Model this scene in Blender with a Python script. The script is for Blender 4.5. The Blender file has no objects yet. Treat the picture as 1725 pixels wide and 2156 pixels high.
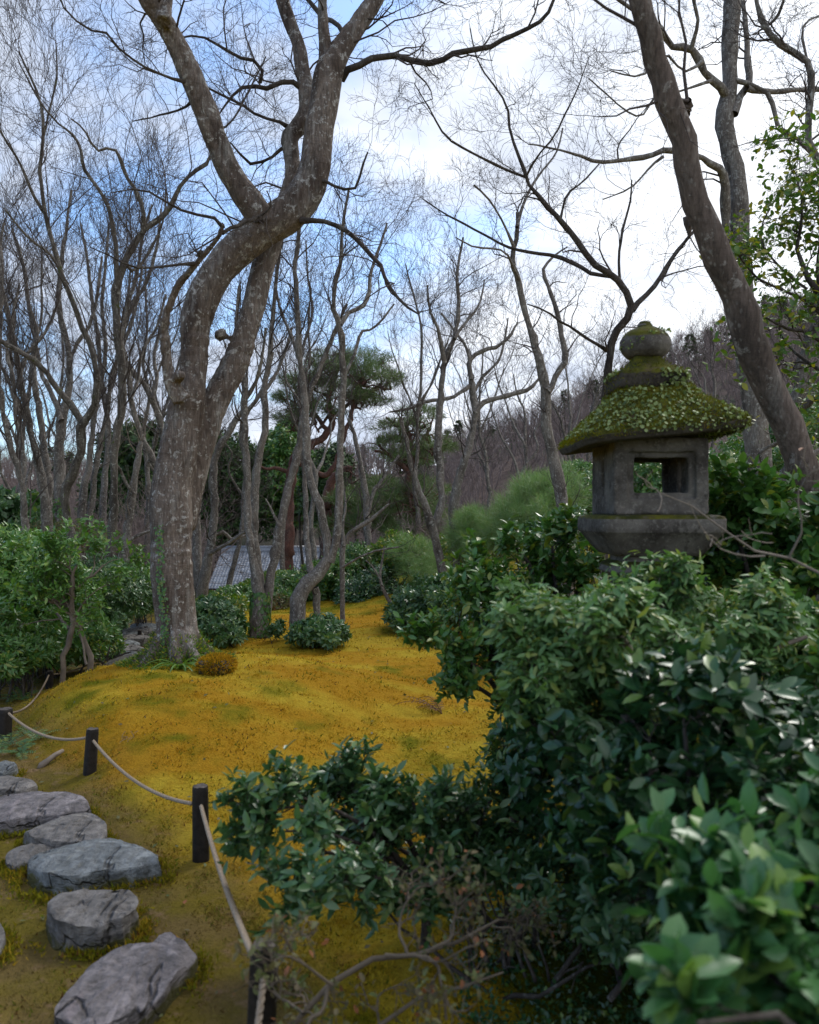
import bpy, bmesh, math
import numpy as np
from mathutils import Vector, Matrix
from mathutils import noise as mnoise

# ---------------------------------------------------------------- camera, world, sun, exposure
FPX = 1677.0                 # focal length in units of the 1725 x 2156 working grid
CAMZ = 1.62
scene = bpy.context.scene
C = scene.collection
cam_d = bpy.data.cameras.new('camera'); cam = bpy.data.objects.new('camera', cam_d); C.objects.link(cam)
cam.location = (0, 0, CAMZ); cam.rotation_euler = (math.radians(90), 0, 0)
cam_d.sensor_fit = 'VERTICAL'; cam_d.sensor_height = 36.0; cam_d.sensor_width = 28.8
cam_d.lens = 36.0 * FPX / 2156.0
cam_d.clip_start = 0.05; cam_d.clip_end = 3000
cam_d.dof.use_dof = True; cam_d.dof.focus_distance = 8.5; cam_d.dof.aperture_fstop = 3.0
scene.camera = cam
scene.view_settings.view_transform = 'Standard'
scene.view_settings.look = 'None'
scene.view_settings.gamma = 1.0
scene.view_settings.exposure = 0.75
scene.view_settings.use_curve_mapping = False

SUN_EL, SUN_AZ = math.radians(48), math.radians(35)     # azimuth measured from +Y towards +X
w = bpy.data.worlds.new('World'); scene.world = w; w.use_nodes = True
nt = w.node_tree; nt.nodes.clear()
def wn(t, **k):
    n = nt.nodes.new(t)
    for a, b in k.items(): setattr(n, a, b)
    return n
def wl(a, b): nt.links.new(a, b)
out = wn('ShaderNodeOutputWorld'); bg = wn('ShaderNodeBackground'); bg.inputs[1].default_value = 0.1
sky = wn('ShaderNodeTexSky'); sky.sky_type = 'NISHITA'; sky.sun_disc = False
sky.sun_elevation = SUN_EL; sky.sun_rotation = SUN_AZ
tc = wn('ShaderNodeTexCoord'); sep = wn('ShaderNodeSeparateXYZ'); wl(tc.outputs['Generated'], sep.inputs[0])
zz = wn('ShaderNodeMath', operation='MAXIMUM'); wl(sep.outputs[2], zz.inputs[0]); zz.inputs[1].default_value = 0.0
za = wn('ShaderNodeMath', operation='ADD'); wl(zz.outputs[0], za.inputs[0]); za.inputs[1].default_value = 0.22
dx = wn('ShaderNodeMath', operation='DIVIDE'); wl(sep.outputs[0], dx.inputs[0]); wl(za.outputs[0], dx.inputs[1])
dy = wn('ShaderNodeMath', operation='DIVIDE'); wl(sep.outputs[1], dy.inputs[0]); wl(za.outputs[0], dy.inputs[1])
cv = wn('ShaderNodeCombineXYZ'); wl(dx.outputs[0], cv.inputs[0]); wl(dy.outputs[0], cv.inputs[1])
of_ = wn('ShaderNodeVectorMath', operation='ADD'); wl(cv.outputs[0], of_.inputs[0]); of_.inputs[1].default_value = (-2.47, 15.69, 4.55)
n1 = wn('ShaderNodeTexNoise'); wl(of_.outputs[0], n1.inputs['Vector'])
n1.inputs['Scale'].default_value = 1.35; n1.inputs['Detail'].default_value = 9; n1.inputs['Roughness'].default_value = 0.55
n1.inputs['Distortion'].default_value = 0.35
# clouds thicken towards the sun side (+X) of the sky
bx_ = wn('ShaderNodeMath', operation='MULTIPLY_ADD'); wl(sep.outputs[0], bx_.inputs[0]); bx_.inputs[1].default_value = 0.20; wl(n1.outputs[0], bx_.inputs[2])
rp = wn('ShaderNodeMapRange'); rp.interpolation_type = 'SMOOTHSTEP'; wl(bx_.outputs[0], rp.inputs[0])
rp.inputs[1].default_value = 0.30; rp.inputs[2].default_value = 0.50
n2 = wn('ShaderNodeTexNoise'); wl(cv.outputs[0], n2.inputs['Vector']); n2.inputs['Scale'].default_value = 2.6; n2.inputs['Detail'].default_value = 6
b2_ = wn('ShaderNodeMath', operation='MULTIPLY_ADD'); wl(sep.outputs[0], b2_.inputs[0]); b2_.inputs[1].default_value = 0.55; wl(n2.outputs[0], b2_.inputs[2])
cr = wn('ShaderNodeValToRGB'); wl(b2_.outputs[0], cr.inputs[0])
cr.color_ramp.elements[0].position = 0.40; cr.color_ramp.elements[0].color = (4.2, 4.7, 5.7, 1)
cr.color_ramp.elements[1].position = 0.74; cr.color_ramp.elements[1].color = (7.9, 8.2, 8.7, 1)
sk2 = wn('ShaderNodeMix', data_type='RGBA', blend_type='MULTIPLY'); sk2.inputs[0].default_value = 1.0
wl(sky.outputs[0], sk2.inputs[6]); sk2.inputs[7].default_value = (.98, 1.22, 1.45, 1)
mx = wn('ShaderNodeMix', data_type='RGBA'); wl(rp.outputs[0], mx.inputs[0]); wl(sk2.outputs[2], mx.inputs[6]); wl(cr.outputs[0], mx.inputs[7])
wl(mx.outputs[2], bg.inputs[0]); wl(bg.outputs[0], out.inputs[0])

sd = bpy.data.lights.new('sun', 'SUN'); sd.energy = 1.5; sd.angle = math.radians(14); sd.color = (1, 0.96, 0.9)
so = bpy.data.objects.new('sun', sd); C.objects.link(so)
sdir = Vector((math.sin(SUN_AZ) * math.cos(SUN_EL), math.cos(SUN_AZ) * math.cos(SUN_EL), math.sin(SUN_EL)))
so.rotation_euler = sdir.to_track_quat('Z', 'Y').to_euler(); so.location = (0, 0, 30)

# ---------------------------------------------------------------- helpers
def RNG(s): return np.random.default_rng(s)
def W(u, v, d):
    return np.array([(u - 862.5) / FPX * d, d, CAMZ - (v - 1078.0) / FPX * d])
def norm(a):
    return a / np.maximum(np.linalg.norm(a, axis=-1, keepdims=True), 1e-9)
def sst(a, b, x):
    t = np.clip((x - a) / (b - a), 0, 1); return t * t * (3 - 2 * t)
_tab = RNG(5).random(65536)
def vnoise(x, y, s=0):
    x = np.asarray(x, float); y = np.asarray(y, float)
    xi = np.floor(x).astype(np.int64); yi = np.floor(y).astype(np.int64)
    fx = x - xi; fy = y - yi; fx = fx * fx * (3 - 2 * fx); fy = fy * fy * (3 - 2 * fy)
    def h(i, j): return _tab[((i * 7349 + j * 9151 + s * 3571) ^ ((i * j) & 1023)) & 65535]
    return (h(xi, yi) * (1 - fx) + h(xi + 1, yi) * fx) * (1 - fy) + (h(xi, yi + 1) * (1 - fx) + h(xi + 1, yi + 1) * fx) * fy
def fbm(x, y, s=0, o=4):
    r = 0; a = 0.5; t = 0
    for i in range(o):
        r = r + a * vnoise(x * 2 ** i + 17 * i, y * 2 ** i - 9 * i, s + i); t += a; a *= 0.5
    return r / t

def mesh_np(name, V, Fs, mat=None, smooth=True, attrs=None):
    me = bpy.data.meshes.new(name); V = np.ascontiguousarray(V, dtype=np.float32)
    me.vertices.add(len(V)); me.vertices.foreach_set('co', V.ravel())
    Fs = [np.asarray(f, dtype=np.int32) for f in Fs if len(f)]
    if not Fs: print("EMPTY MESH", name)
    loops = np.concatenate([f.ravel() for f in Fs]); cnt = np.concatenate([np.full(len(f), f.shape[1], np.int32) for f in Fs])
    st = np.concatenate([[0], np.cumsum(cnt)[:-1]]).astype(np.int32)
    me.loops.add(len(loops)); me.loops.foreach_set('vertex_index', loops)
    me.polygons.add(len(cnt)); me.polygons.foreach_set('loop_start', st)
    me.polygons.foreach_set('use_smooth', np.full(len(cnt), smooth, dtype=bool))
    me.update(calc_edges=True)
    if attrs:
        for k, a in attrs.items():
            at = me.attributes.new(k, 'FLOAT', 'POINT'); at.data.foreach_set('value', np.ascontiguousarray(a, dtype=np.float32))
    if mat: me.materials.append(mat)
    return me
def tag(o, label=None, cat=None, group=None, kind=None):
    if label: o['label'] = label
    if cat: o['category'] = cat
    if group: o['group'] = group
    if kind: o['kind'] = kind
    return o
def thing(name, loc, label, cat, group=None):
    o = bpy.data.objects.new(name, None); C.objects.link(o); o.location = loc; o.empty_display_size = 0.2
    return tag(o, label, cat, group)
def obj(name, V, Fs, mat, parent=None, smooth=True, kind=None, attrs=None, origin=None):
    """verts in world coordinates; the object's origin is the parent's base (or `origin`)"""
    o0 = np.array(parent.location) if parent is not None else (np.array(origin) if origin is not None else np.zeros(3))
    me = mesh_np(name, np.asarray(V) - o0, Fs, mat, smooth, attrs)
    o = bpy.data.objects.new(name, me); C.objects.link(o)
    if parent is not None: o.parent = parent
    else: o.location = o0
    if kind: o['kind'] = kind
    return o
def bm_obj(name, bm, mat, parent=None, smooth=False):
    me = bpy.data.meshes.new(name); bm.to_mesh(me); bm.free()
    if smooth: me.polygons.foreach_set('use_smooth', np.ones(len(me.polygons), dtype=bool))
    me.materials.append(mat); o = bpy.data.objects.new(name, me); C.objects.link(o)
    if parent is not None: o.parent = parent
    return o

def tubes(P, R, s, cap=False, tw=0.0):
    P = np.asarray(P, float); R = np.asarray(R, float); B, K = R.shape
    T = np.empty_like(P); T[:, 1:-1] = P[:, 2:] - P[:, :-2]; T[:, 0] = P[:, 1] - P[:, 0]; T[:, -1] = P[:, -1] - P[:, -2]
    T = norm(T); av = norm(P[:, -1] - P[:, 0]); ax = np.zeros((B, 3))
    pick = np.argmin(np.abs(av) + np.array([0, 0.0, 0.3]), axis=1); ax[np.arange(B), pick] = 1
    N1 = norm(np.cross(T, ax[:, None, :] + 0.001)); N2 = np.cross(T, N1)
    th = np.arange(s) / s * 2 * np.pi
    c = np.cos(th)[None, None, :, None]; sn = np.sin(th)[None, None, :, None]
    V = P[:, :, None, :] + R[:, :, None, None] * (c * N1[:, :, None, :] + sn * N2[:, :, None, :])
    b = (np.arange(B) * K * s)[:, None, None]; k = (np.arange(K - 1) * s)[None, :, None]; j = np.arange(s)[None, None, :]; j2 = (j + 1) % s
    F = np.stack([b + k + j, b + k + j2, b + k + s + j2, b + k + s + j], -1).reshape(-1, 4)
    V = V.reshape(-1, 3); Fs = [F]
    if cap:
        n0 = len(V); V = np.vstack([V, P[:, 0], P[:, -1]])
        jj = np.arange(s); bb = (np.arange(B) * K * s)[:, None]
        f1 = np.stack([np.broadcast_to(n0 + np.arange(B)[:, None], (B, s)), bb + (jj + 1) % s, bb + jj], -1).reshape(-1, 3)
        e = bb + (K - 1) * s
        f2 = np.stack([np.broadcast_to(n0 + B + np.arange(B)[:, None], (B, s)), e + jj, e + (jj + 1) % s], -1).reshape(-1, 3)
        Fs.append(np.vstack([f1, f2]))
    return V, Fs
def join(parts):
    Vs = []; Q = []; T3 = []; n = 0
    for V, Fs in parts:
        for f in Fs:
            (Q if f.shape[1] == 4 else T3).append(f + n)
        Vs.append(V); n += len(V)
    return np.vstack(Vs), [np.vstack(a) for a in (Q, T3) if a]
def resample(pts, K):
    """Catmull-Rom through (n,4) control points, K samples"""
    pts = np.asarray(pts, float); n = len(pts)
    seg = np.linalg.norm(np.diff(pts[:, :3], axis=0), axis=1); s = np.concatenate([[0], np.cumsum(seg)])
    t = np.linspace(0, s[-1], K); i = np.clip(np.searchsorted(s, t, side='right') - 1, 0, n - 2)
    f = ((t - s[i]) / np.maximum(seg[i], 1e-9))[:, None]
    p0 = pts[np.maximum(i - 1, 0)]; p1 = pts[i]; p2 = pts[i + 1]; p3 = pts[np.minimum(i + 2, n - 1)]
    r = 0.5 * (2 * p1 + (p2 - p0) * f + (2 * p0 - 5 * p1 + 4 * p2 - p3) * f * f + (3 * p1 - p0 - 3 * p2 + p3) * f ** 3)
    r[:, 3] = np.maximum(r[:, 3], 0.0008)
    return r
def spawn(P, R, n, K, ln, ang, up, wander, rr, rng, tmin=0.15, tmax=1.0, ubias=0.2, rmin=0.0012, decay=0.5, tipfrac=0.15, rcap=1.0):
    """children of polylines P (B,K0,3): n per parent (int or array)"""
    B, K0 = R.shape; idx = np.repeat(np.arange(B), n); N = len(idx)
    t = tmin + (tmax - tmin) * rng.random(N); t = np.where(rng.random(N) < tipfrac, tmax, t)
    x = t * (K0 - 1); i = np.clip(x.astype(int), 0, K0 - 2); f = (x - i)[:, None]
    p = P[idx, i] * (1 - f) + P[idx, i + 1] * f; T = norm(P[idx, i + 1] - P[idx, i])
    r0 = R[idx, i] * (1 - f[:, 0]) + R[idx, i + 1] * f[:, 0]
    rv = rng.normal(size=(N, 3)); rv -= (rv * T).sum(1, keepdims=True) * T; Nn = norm(norm(rv) + np.array([0, 0, ubias]))
    a = np.radians(ang[0] + (ang[1] - ang[0]) * rng.random(N))[:, None]
    a = np.where((t >= tmax - 1e-6)[:, None], a * 0.5, a)
    D = norm(np.cos(a) * T + np.sin(a) * Nn)
    L = (ln[0] + (ln[1] - ln[0]) * rng.random(N)) * (1 - decay * t)
    rc = np.maximum(np.minimum(np.minimum(r0 * 0.85, rcap), r0 * rr * (0.7 + 0.6 * rng.random(N))), rmin)
    Q = np.empty((N, K, 3)); Q[:, 0] = p
    for k in range(1, K):
        D = norm(D + wander * rng.normal(size=(N, 3)) + np.array([0, 0, up]))
        Q[:, k] = Q[:, k - 1] + D * (L / (K - 1))[:, None]
    tt = np.linspace(0, 1, K)[None, :]
    return Q, np.maximum(rc[:, None] * (1 - 0.72 * tt), rmin * 0.7)

# leaf templates: (x across, y along, z normal)
T_DIA = (np.array([[0, 0, 0], [-.5, .45, .10], [.5, .45, .10], [0, 1, -.06]]), [np.array([[0, 2, 3], [0, 3, 1]])])
_r = [(.18, .62, .02), (.45, 1.0, .0), (.75, .72, -.05)]
_v = [(0, 0, 0)]
for _y, _w, _z in _r: _v += [(-.5 * _w, _y, _z + .16 * _w), (0, _y, _z), (.5 * _w, _y, _z + .16 * _w)]
_v += [(0, 1, -.14)]
T_OVA = (np.array(_v, float), [np.array([[1, 2, 5, 4], [2, 3, 6, 5], [4, 5, 8, 7], [5, 6, 9, 8]]), np.array([[0, 2, 1], [0, 3, 2], [7, 8, 10], [8, 9, 10]])])
_a = np.arange(7) / 7 * 2 * np.pi
T_RND = (np.vstack([[0, .5, .0]] + [[.5 * math.sin(q) * .95, .5 - .5 * math.cos(q), .07] for q in _a]), [np.array([[0, 1 + i, 1 + (i + 1) % 7] for i in range(7)])])
T_NDL = (np.array([[-.5, 0, 0], [.5, 0, 0], [0, 1, 0]], float), [np.array([[0, 1, 2]])])
def place(pos, D, Nn, size, wr, tmpl):
    D = norm(D); S = norm(np.cross(D, Nn)); Nn = np.cross(S, D); T, Fs = tmpl
    sz = np.asarray(size)[:, None, None]
    V = pos[:, None, :] + sz * (T[None, :, 0:1] * wr * S[:, None, :] + T[None, :, 1:2] * D[:, None, :] + T[None, :, 2:3] * wr * Nn[:, None, :])
    n = len(T); off = (np.arange(len(pos)) * n)[:, None, None]
    return V.reshape(-1, 3), [(f[None] + off).reshape(-1, f.shape[1]) for f in Fs]
def leaf_parts(name, pos, D, Nn, size, wr, tmpl, mat, parent, maxn=300):
    """leaves that show largest become separate 'leaf' objects, the rest one stuff part"""
    D = norm(D); S = norm(np.cross(D, Nn)); Nn = np.cross(S, D)
    uu = 862.5 + FPX * pos[:, 0] / np.maximum(pos[:, 1], .1); vv = 1078 - FPX * (pos[:, 2] - CAMZ) / np.maximum(pos[:, 1], .1)
    sc_ = size / np.maximum(np.linalg.norm(pos - np.array([0, 0, CAMZ]), axis=1), 0.2)
    facing = np.abs((Nn * norm(pos - np.array([0, 0, CAMZ]))).sum(1))
    sc_ = np.where((uu > -20) & (uu < 1745) & (vv > -20) & (vv < 2176), sc_ * (.4 + facing), 0)
    c0 = np.argsort(-sc_)[:maxn * 5]
    c0 = c0[np.argsort(pos[c0, 1])][:maxn]
    pick = np.zeros(len(pos), bool); pick[c0] = True
    T, Fs = tmpl
    me = mesh_np('leaf', T * np.array([wr, 1, wr]), Fs, mat, True)
    base = np.array(parent.location)
    for i in c0:
        o = bpy.data.objects.new('leaf', me); C.objects.link(o); o.parent = parent
        s_ = size[i]; M = np.eye(4); M[:3, 0] = S[i] * s_; M[:3, 1] = D[i] * s_; M[:3, 2] = Nn[i] * s_; M[:3, 3] = pos[i] - base
        o.matrix_basis = Matrix(M.tolist())
    r = ~pick
    V, F = place(pos[r], D[r], Nn[r], size[r], wr, tmpl)
    obj(name, V, F, mat, parent, kind='stuff')

# ---------------------------------------------------------------- materials
def mat_new(name):
    m = bpy.data.materials.new(name); m.use_nodes = True; n = m.node_tree; n.nodes.clear(); return m, n
class MB:
    def __init__(s, name):
        s.m, s.n = mat_new(name); s.tc = None
    def nd(s, t, ins=None, **k):
        n = s.n.nodes.new(t)
        for a, b in k.items(): setattr(n, a, b)
        for a, b in (ins or {}).items():
            if hasattr(b, 'is_linked') or isinstance(b, bpy.types.NodeSocket): s.n.links.new(b, n.inputs[a])
            else: n.inputs[a].default_value = b
        return n
    def co(s, scale=(1, 1, 1)):
        if not s.tc: s.tc = s.nd('ShaderNodeTexCoord')
        return s.nd('ShaderNodeMapping', {'Vector': s.tc.outputs['Object'], 'Scale': scale}).outputs[0]
    def noise(s, vec, scale, detail=4, rough=.55, dist=0):
        return s.nd('ShaderNodeTexNoise', {'Vector': vec, 'Scale': scale, 'Detail': detail, 'Roughness': rough, 'Distortion': dist}).outputs[0]
    def rng(s, v, a, b, c=0., d=1.):
        return s.nd('ShaderNodeMapRange', {0: v, 1: a, 2: b, 3: c, 4: d}).outputs[0]
    def mix(s, f, a, b, mode='MIX'):
        n = s.nd('ShaderNodeMix', data_type='RGBA', blend_type=mode)
        for i, x in ((0, f), (6, a), (7, b)):
            if isinstance(x, bpy.types.NodeSocket): s.n.links.new(x, n.inputs[i])
            else: n.inputs[i].default_value = x if i == 0 else (*x, 1) if len(x) == 3 else x
        return n.outputs[2]
    def math(s, op, a, b=0.):
        return s.nd('ShaderNodeMath', {0: a, 1: b}, operation=op).outputs[0]
    def finish(s, col, rough, bump=None, bs=.3, bd=.01, spec=.4, trans=0., tcol=None, sheen=0.):
        ins = {'Base Color': col if isinstance(col, bpy.types.NodeSocket) else (*col, 1), 'Roughness': rough, 'Specular IOR Level': spec}
        if bump is not None:
            ins['Normal'] = s.nd('ShaderNodeBump', {'Height': bump, 'Strength': bs, 'Distance': bd}).outputs[0]
        if sheen: ins['Sheen Weight'] = sheen
        p = s.nd('ShaderNodeBsdfPrincipled', ins); o = s.nd('ShaderNodeOutputMaterial')
        r = p.outputs[0]
        if trans:
            t = s.nd('ShaderNodeBsdfTranslucent', {'Color': tcol if tcol is not None else ins['Base Color']})
            r = s.nd('ShaderNodeMixShader', {0: trans, 1: r, 2: t.outputs[0]}).outputs[0]
        s.n.links.new(r, o.inputs[0]); return s.m

def leaf_mat(name, ca, cb, cc=None, fc=.0, rough=.38, spec=.5, trans=.22):
    b = MB(name); g = b.nd('ShaderNodeNewGeometry'); oi = b.nd('ShaderNodeObjectInfo')
    r = b.math('FRACT', b.math('ADD', g.outputs['Random Per Island'], oi.outputs['Random']))
    col = b.mix(r, ca, cb)
    if cc:
        r2 = b.math('FRACT', b.math('MULTIPLY', r, 17.3)); col = b.mix(b.math('LESS_THAN', r2, fc), col, cc)
    tcol = b.mix(1.0, col, (1.5, 1.6, .7), 'MULTIPLY')
    return b.finish(col, rough, spec=spec, trans=trans, tcol=tcol)
def bark_mat(name, base, dark, pale, scale=1.0, lich=.58, moss=0., bs=.5):
    b = MB(name); v = b.co(); vs = b.co((1, 1, .28)); vh = b.co((.35, .35, 1.6))
    n1 = b.noise(v, 2.2 * scale, 5, .6); n2 = b.noise(vs, 9 * scale, 6, .65, .6); n3 = b.noise(v, 14 * scale, 5, .7, .4)
    col = b.mix(b.rng(n1, .38, .62), dark, base)
    col = b.mix(b.rng(n2, .35, .7, 0, .75), col, base)
    nd_ = b.noise(b.co((1, 1, .45)), 2.6 * scale, 6, .62, .8); col = b.mix(b.rng(nd_, .52, .62, 0, .8), col, tuple(c * .75 for c in dark))
    ng_ = b.noise(b.co((1, 1, .22)), 7 * scale, 6, .7, .5); col = b.mix(b.rng(ng_, .52, .68, 0, .7), col, tuple(c * .72 for c in pale))
    nv = b.nd('ShaderNodeTexVoronoi', {'Vector': b.co((1, 1, .6)), 'Scale': 27 * scale, 'Randomness': 1.}).outputs[0]
    spot = b.math('MULTIPLY', b.rng(nv, .25, .13), b.rng(n1, .42, .56))
    l2 = b.rng(n3, lich, lich + .05, 0, .85)
    f = b.math('MAXIMUM', b.math('MULTIPLY', spot, .7), l2)
    col = b.mix(f, col, pale)
    # thin grain
    n5 = b.noise(b.co((1, 1, .16)), 60 * scale, 3, .7)
    col = b.mix(b.rng(n5, .35, .7, .0, .7), col, (.02, .016, .013))
    if moss:
        n4 = b.noise(v, 5.5 * scale, 5, .65)
        col = b.mix(b.rng(n4, 1 - moss, 1.06 - moss), col, (.06, .075, .012))
    n6 = b.noise(vh, 26 * scale, 4, .6, .8)
    h = b.math('ADD', b.math('MULTIPLY', n2, .6), b.math('ADD', b.math('MULTIPLY', n3, .5), b.math('MULTIPLY', n6, .5)))
    return b.finish(col, .88, h, bs, .02, spec=.2)
M = {}
M['bark'] = bark_mat('maple_bark', (.205, .168, .145), (.072, .05, .04), (.44, .43, .41), 1.0, .565, 0, .9)
M['bark2'] = bark_mat('grey_bark', (.25, .22, .195), (.10, .085, .075), (.42, .41, .38), 1.6, .55, 0, .5)
M['bark_moss'] = bark_mat('mossy_bark', (.16, .14, .12), (.05, .042, .034), (.36, .35, .32), 1.6, .58, .38, .5)
M['bark_right'] = bark_mat('brown_grey_bark', (.17, .13, .11), (.10, .075, .062), (.33, .30, .27), .9, .60, 0, .4)
M['bark_dark'] = bark_mat('dark_bark', (.085, .07, .06), (.035, .028, .025), (.2, .19, .17), 1.6, .6, 0, .4)
M['bark_red'] = bark_mat('red_pine_bark', (.19, .085, .065), (.08, .038, .032), (.30, .2, .17), 1.2, .6, 0, .6)
def plain(name, col, rough=.8, var=.4, sc=12, bs=.2):
    b = MB(name); n = b.noise(b.co(), sc, 5, .6); c2 = tuple(c * (1 - var) for c in col)
    return b.finish(b.mix(b.rng(n, .35, .65), c2, col), rough, n, bs, .01, spec=.3)
M['twig'] = plain('twig_bark', (.075, .058, .052), .8, .4, 6)
M['twig_dim'] = plain('dim_twig', (.14, .11, .08), .85, .5, 9)
M['twig_pale'] = plain('pale_twig', (.22, .18, .145), .8, .45, 9)
M['twig_far'] = plain('far_twig', (.24, .185, .17), .9, .4, 1)
M['l_pale'] = leaf_mat('pale_shrub_leaf', (.13, .24, .075), (.08, .17, .05), (.22, .27, .06), .14, .45)
M['l_dark'] = leaf_mat('dark_glossy_leaf', (.018, .056, .022), (.034, .10, .03), (.10, .17, .03), .10, .33, .5, .08)  # dark green leaf, lowered further to carry the right foreground's shade in its colour
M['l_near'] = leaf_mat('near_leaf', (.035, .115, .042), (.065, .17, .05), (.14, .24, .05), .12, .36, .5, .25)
M['l_mid'] = leaf_mat('mid_leaf', (.05, .135, .035), (.085, .18, .035), (.16, .20, .03), .12, .36)
M['l_yel'] = leaf_mat('yellow_green_leaf', (.10, .17, .02), (.05, .12, .02), (.25, .24, .03), .2, .4, .45, .3)
M['l_hedge'] = leaf_mat('hedge_leaf', (.07, .17, .04), (.115, .24, .045), (.18, .28, .05), .15, .34)
M['l_blue'] = leaf_mat('bluish_leaf', (.065, .14, .055), (.045, .11, .035), (.14, .21, .06), .12, .33, .55, .18)
M['l_far'] = leaf_mat('far_evergreen', (.03, .065, .018), (.05, .095, .022), (.014, .03, .012), .2, .6, .3, .1)
M['needle'] = leaf_mat('pine_needle', (.075, .14, .04), (.11, .17, .055), (.16, .17, .07), .15, .5, .3, .15)
M['needle2'] = leaf_mat('soft_needle', (.12, .22, .08), (.16, .27, .11), (.24, .28, .13), .15, .5, .3, .25)
M['fern'] = leaf_mat('fern_leaf', (.05, .12, .05), (.08, .16, .05), (.14, .17, .03), .2, .5, .4, .25)
M['dry'] = leaf_mat('withered_leaf', (.11, .08, .035), (.09, .12, .04), (.24, .09, .035), .06, .6, .3, .2)
M['ivy'] = leaf_mat('ivy_leaf', (.17, .23, .07), (.25, .30, .12), (.07, .10, .025), .3, .5, .3, .12)
M['blade'] = leaf_mat('long_leaf', (.07, .16, .03), (.14, .24, .06), None, 0, .35, .5, .25)
M['brown_leaf'] = leaf_mat('brown_frond', (.09, .045, .02), (.14, .07, .03), None, 0, .7, .2, .2)
def stone_mat(name, a, bb, c, moss=.0, sc=1.):
    b = MB(name); v = b.co(); n1 = b.noise(v, 3.5 * sc, 6, .6, .5); n2 = b.noise(v, 22 * sc, 6, .7); n3 = b.noise(b.co((1, .35, 2)), 9 * sc, 6, .65, 1.5)
    col = b.mix(b.rng(n1, .4, .6), a, bb); col = b.mix(b.rng(n3, .56, .66, 0, .8), col, c)
    col = b.mix(b.rng(n2, .36, .66, .65, 0), col, (.03, .028, .026))
    nc = b.noise(b.co((1, .45, 1)), 2.4 * sc, 4, .5, .3); ab = b.nd('ShaderNodeMath', {0: b.math('SUBTRACT', nc, .5)}, operation='ABSOLUTE').outputs[0]
    ck = b.math('MULTIPLY', b.rng(ab, .0, .010, 1, 0), b.rng(n1, .44, .54)); col = b.mix(ck, col, (.03, .026, .024))
    oz = b.nd('ShaderNodeSeparateXYZ', {0: v}).outputs[2]; mz = b.math('ADD', b.rng(oz, .10, -.02), b.rng(n3, .3, .7, -.35, .35)); col = b.mix(b.rng(mz, .42, .66, 0, .92), col, (.075, .07, .014))
    n1b = b.noise(b.co((1, .7, 1)), 8 * sc, 5, .7, .8); col = b.mix(b.rng(n1b, .55, .65, 0, .6), col, tuple(min(1, q * 1.35) for q in a))
    if moss:
        g = b.nd('ShaderNodeNewGeometry'); n4 = b.noise(v, 7 * sc, 5, .7)
        col = b.mix(b.rng(n4, 1 - moss, 1.05 - moss), col, (.07, .08, .01))
    h = b.math('SUBTRACT', b.math('ADD', b.math('MULTIPLY', n2, .6), n3), b.math('MULTIPLY', ck, .6))
    return b.finish(col, .85, h, 1.0, .045, spec=.25)
M['stone'] = stone_mat('stepping_stone_grey', (.27, .25, .235), (.15, .14, .135), (.36, .34, .31))
M['stone_blue'] = stone_mat('stepping_stone_blue', (.26, .28, .29), (.17, .19, .20), (.36, .36, .32))
M['stone_purple'] = stone_mat('stepping_stone_purple', (.29, .26, .265), (.17, .155, .16), (.36, .30, .31))
M['stone_moss'] = stone_mat('rock_under_moss', (.16, .14, .12), (.09, .08, .07), (.2, .18, .15), .35)
def lantern_mat(name, moss, dk=1.):
    b = MB(name); v = b.co(); n1 = b.noise(v, 4, 6, .65); n2 = b.noise(v, 45, 6, .8); n3 = b.noise(v, 13, 6, .7)
    col = b.mix(b.rng(n1, .38, .62), (.05, .043, .038), (.14, .126, .11))
    col = b.mix(b.rng(n2, .52, .66, 0, .7), col, (.23, .215, .19))
    col = b.mix(b.rng(n3, .56, .66, 0, .8), col, (.032, .028, .024))
    if dk != 1.: col = b.mix(1., col, (dk, dk * .95, dk * .85), 'MULTIPLY')
    if moss:
        g = b.nd('ShaderNodeNewGeometry'); up = b.nd('ShaderNodeSeparateXYZ', {0: g.outputs['Normal']}).outputs[2]
        f = b.math('ADD', b.math('MULTIPLY', b.rng(up, -.05, .5), .75), b.math('MULTIPLY', n3, .9))
        mc = b.mix(b.rng(n1, .42, .58), (.10, .095, .010), (.030, .033, .008))
        mc = b.mix(b.rng(b.noise(v, 9, 5, .7), .55, .68, 0, .9), mc, (.07, .05, .03))
        col = b.mix(b.rng(f, 1.0 - moss, 1.12 - moss), col, mc)
    return b.finish(col, .92, b.math('ADD', n2, n3), .8, .006, spec=.15)
M['lan'] = lantern_mat('lantern_stone', 0)
M['lan_moss'] = lantern_mat('lantern_stone_mossy', .22, .5)
M['lan_moss2'] = lantern_mat('lantern_stone_little_moss', -.04)
M['post'] = plain('charred_post', (.022, .017, .014), .7, .6, 30, .6)
M['post_top'] = plain('weathered_post_top', (.12, .10, .085), .8, .6, 40, .6)
def rope_mat():
    b = MB('hemp_rope'); n = b.noise(b.co(), 160, 4, .7)
    return b.finish(b.mix(b.rng(n, .3, .7), (.16, .12, .085), (.36, .30, .235)), .9, n, .4, .002, spec=.1)
M['rope'] = rope_mat()
def roof_mat():
    b = MB('grey_roof_tile'); oi = b.nd('ShaderNodeObjectInfo'); g = b.nd('ShaderNodeNewGeometry')
    r = b.math('FRACT', b.math('ADD', g.outputs['Random Per Island'], oi.outputs['Random']))
    n = b.noise(b.co(), 6, 5, .6)
    col = b.mix(r, (.13, .14, .16), (.26, .28, .32)); col = b.mix(b.rng(n, .5, .7, 0, .6), col, (.07, .07, .075))
    return b.finish(col, .35, spec=.6)
M['tile'] = roof_mat()
M['wood_dark'] = plain('dark_timber', (.05, .035, .025), .8, .5, 10)
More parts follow.
